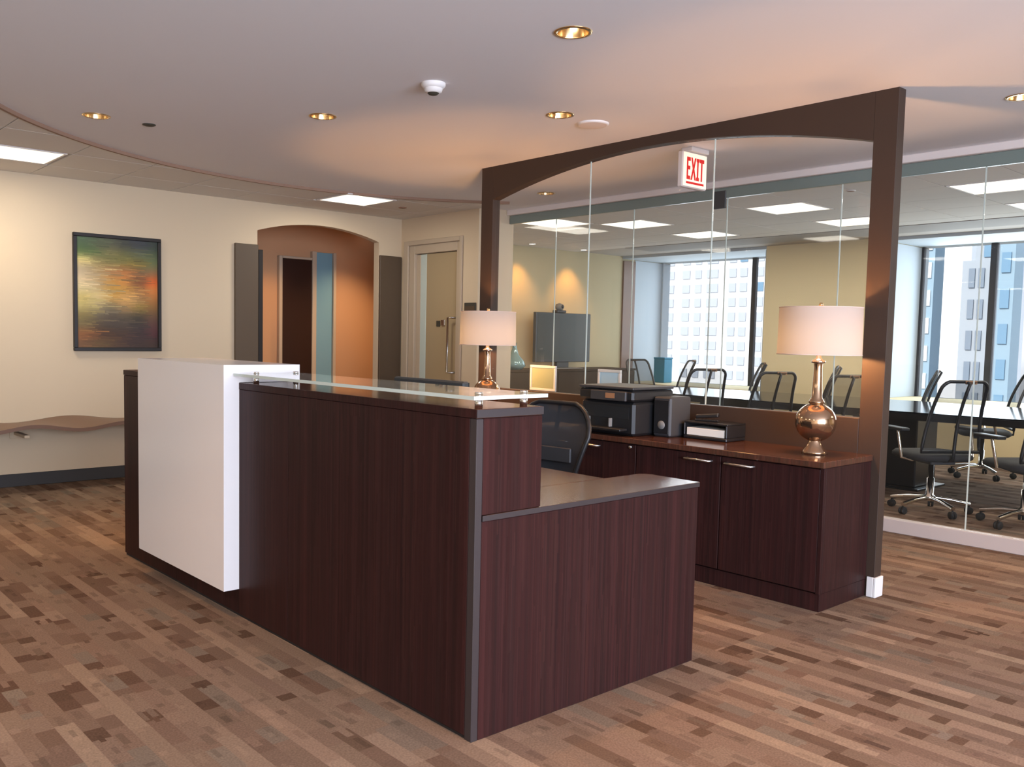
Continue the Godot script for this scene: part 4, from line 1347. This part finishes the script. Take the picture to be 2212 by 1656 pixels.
# ---------------------------------------------------------------- conference table, chairs, screen
func build_conference_things() -> void:
	var tb := thing("conference_table", "long black glossy boat-shaped conference table behind the glass wall", "table", Vector3(6.62, 0, -1.6))
	var poly := PackedVector2Array()
	for i in 41:
		var z := -2.75 + 5.5 * i / 40.0
		poly.append(Vector2(-0.55 - 0.24 * (1.0 - pow(z / 2.75, 2.0)), z))
	for i in 41:
		var z := 2.75 - 5.5 * i / 40.0
		poly.append(Vector2(0.55 + 0.24 * (1.0 - pow(z / 2.75, 2.0)), z))
	var st := mb()
	add_prism(st, poly, 0.012, xz(0.728))
	put("tabletop", st, "table_black", tb)
	st = mb()
	var low := PackedVector2Array()
	for p in poly:
		low.append(p * 0.992)
	add_prism(st, low, 0.055, xz(0.672))
	put("apron", st, "table_edge", tb)
	for z in [-1.7, 0.0, 1.7]:
		bx("pedestal", Vector3(-0.22, 0.02, z - 0.3), Vector3(0.22, 0.671, z + 0.3), "table_edge", tb, 0.01)
		bx("foot", Vector3(-0.3, 0.0, z - 0.36), Vector3(0.3, 0.0195, z + 0.36), "table_edge", tb, 0.004)
	var near := [[-0.42, -0.62, "mesh conference chair right of the divider post, nearest the viewer"], [0.24, -0.6, "mesh conference chair cut off by the right edge of the view"], [-1.33, -0.5, "mesh conference chair half hidden by the tall lamp's divider post"], [-1.97, -0.5, "mesh conference chair behind the divider glass, left of the tall lamp"], [-2.67, -0.5, "mesh conference chair in front of the left window, behind the divider glass"]]
	var proto: Node3D = null
	for n in near:
		var at := Vector3(5.42, 0, float(n[0]) - 0.36)
		if proto == null:
			proto = make_conference_chair(n[2])
			proto.position = at
			proto.rotation.y = n[1]
		else:
			dup(proto, at, n[1], n[2])
	for n in [[7.8, -1.80, 0.35, "mesh conference chair across the table, in front of the right window's left edge"], [7.8, -0.95, 0.5, "mesh conference chair across the table, by the right edge of the view"], [7.85, -2.9, 0.4, "mesh conference chair across the table behind the tall lamp"], [7.95, -3.9, 0.4, "mesh conference chair across the table before the beige pier"], [8.05, -5.0, 0.3, "mesh conference chair across the table under the left window"], [7.42, -4.7, 2.9, "mesh conference chair at the far head of the table, below the screen"]]:
		dup(proto, Vector3(n[0], 0, n[1] - 0.3), n[2], n[3])
	# low cabinet with the screen
	var c := thing("conference_sideboard", "low brown sideboard under the screen in the conference room", "sideboard", Vector3(7.2, 0, -6.5))
	bx("body", Vector3(-1.35, 0.06, -0.28), Vector3(1.35, 0.85, 0.27), "sideboard_brown", c, 0.004)
	bx("top", Vector3(-1.37, 0.851, -0.29), Vector3(1.37, 0.88, 0.29), "sideboard_brown", c, 0.003)
	bx("plinth", Vector3(-1.33, 0.0, -0.27), Vector3(1.33, 0.059, 0.25), "wood_blackish", c, 0.0)
	for k in 5:
		var x := -1.345 + 0.539 * k
		bx("door", Vector3(x, 0.065, 0.271), Vector3(x + 0.533, 0.845, 0.288), "sideboard_brown", c, 0.002)
	var tv := thing("display_screen", "large dark grey screen on a stand on the conference sideboard", "screen", Vector3(7.29, 0.8805, -6.5))
	bx("panel", Vector3(-0.55, 0.09, -0.03), Vector3(0.55, 0.77, 0.03), "screen_back", tv, 0.006)
	bx("screen", Vector3(-0.52, 0.12, 0.0302), Vector3(0.52, 0.75, 0.032), "screen_dark", tv, 0.0)
	bx("neck", Vector3(-0.12, 0.012, -0.025), Vector3(0.12, 0.0895, 0.025), "charcoal_plastic", tv, 0.005)
	bx("foot", Vector3(-0.3, 0.0, -0.12), Vector3(0.3, 0.0115, 0.14), "grey_plastic", tv, 0.004)
	var cm := thing("conference_camera", "small conference camera perched on top of the screen", "camera", Vector3(7.22, 1.6515, -6.5))
	bx("base", Vector3(-0.09, 0.0, -0.05), Vector3(0.09, 0.035, 0.05), "charcoal_plastic", cm, 0.006)
	st = mb()
	add_lathe(st, [Vector2(0.03, 0.0355), Vector2(0.055, 0.05), Vector2(0.062, 0.085), Vector2(0.05, 0.12), Vector2(0.0, 0.135)], Vector3.ZERO, 20)
	put("head", st, "grey_plastic", cm)
	st = mb()
	add_lathe(st, [Vector2(0, 0.012), Vector2(0.02, 0.01), Vector2(0.026, 0)], Vector3(0, 0.085, 0.06), 16, Basis(Vector3(1, 0, 0), PI / 2))
	put("lens", st, "black_plastic", cm)
	var v := thing("glass_vase", "pale glass vase with a narrow neck on the sideboard, left of the screen", "vase", Vector3(6.28, 0.8805, -6.4))
	st = mb()
	add_lathe(st, [Vector2(0, 0), Vector2(0.1, 0), Vector2(0.15, 0.05), Vector2(0.13, 0.11), Vector2(0.06, 0.19), Vector2(0.03, 0.28), Vector2(0.025, 0.34), Vector2(0.035, 0.35)], Vector3.ZERO, 28)
	put("body", st, "vase_glass", v)
	var tl := thing("document_box", "teal document box on the sill of the left conference window", "box", Vector3(9.4, 0.6505, -6.35))
	bx("box", Vector3(-0.1, 0.0, -0.1), Vector3(0.1, 0.36, 0.1), "teal", tl, 0.006)
	bx("lid", Vector3(-0.105, 0.361, -0.105), Vector3(0.105, 0.385, 0.105), "teal", tl, 0.004)
	var tm := thing("wood_trim_strip", "tan wood strip at the end of the beige wall beside the left window", "trim", Vector3(9.05, 0, CZ))
	bx("strip", Vector3(-0.14, 0.0, 0.001), Vector3(0.14, 2.5, 0.03), "bench_wood", tm, 0.003)
	# two small downlights that wash the end wall
	var first: Node3D = null
	var k := 0
	for x in [6.66, 7.68]:
		var lab: String = ["conference wall downlight left of the screen", "conference wall downlight right of the screen"][k]
		if first == null:
			first = thing("wall_downlight", lab, "downlight", Vector3(x, TILE_CEIL, -6.5), 0.0, "small downlights over the end wall")
			st = mb()
			add_lathe(st, [Vector2(0.05, 0), Vector2(0.05, -0.005), Vector2(0.04, -0.006)], Vector3.ZERO, 20)
			put("trim_ring", st, "baseboard_white", first)
			st = mb()
			add_lathe(st, [Vector2(0.04, -0.0055), Vector2(0.0, -0.007)], Vector3.ZERO, 20)
			put("lens", st, "bulb_glow", first)
			spot_light("wall_downlight_light", Vector3(0, -0.02, 0), Vector3(0, -1, -0.25), 42, 0.8, Color(1.0, 0.72, 0.38), 0.9, first)
		else:
			dup(first, Vector3(x, TILE_CEIL, -6.5), 0.0, lab)
		k += 1
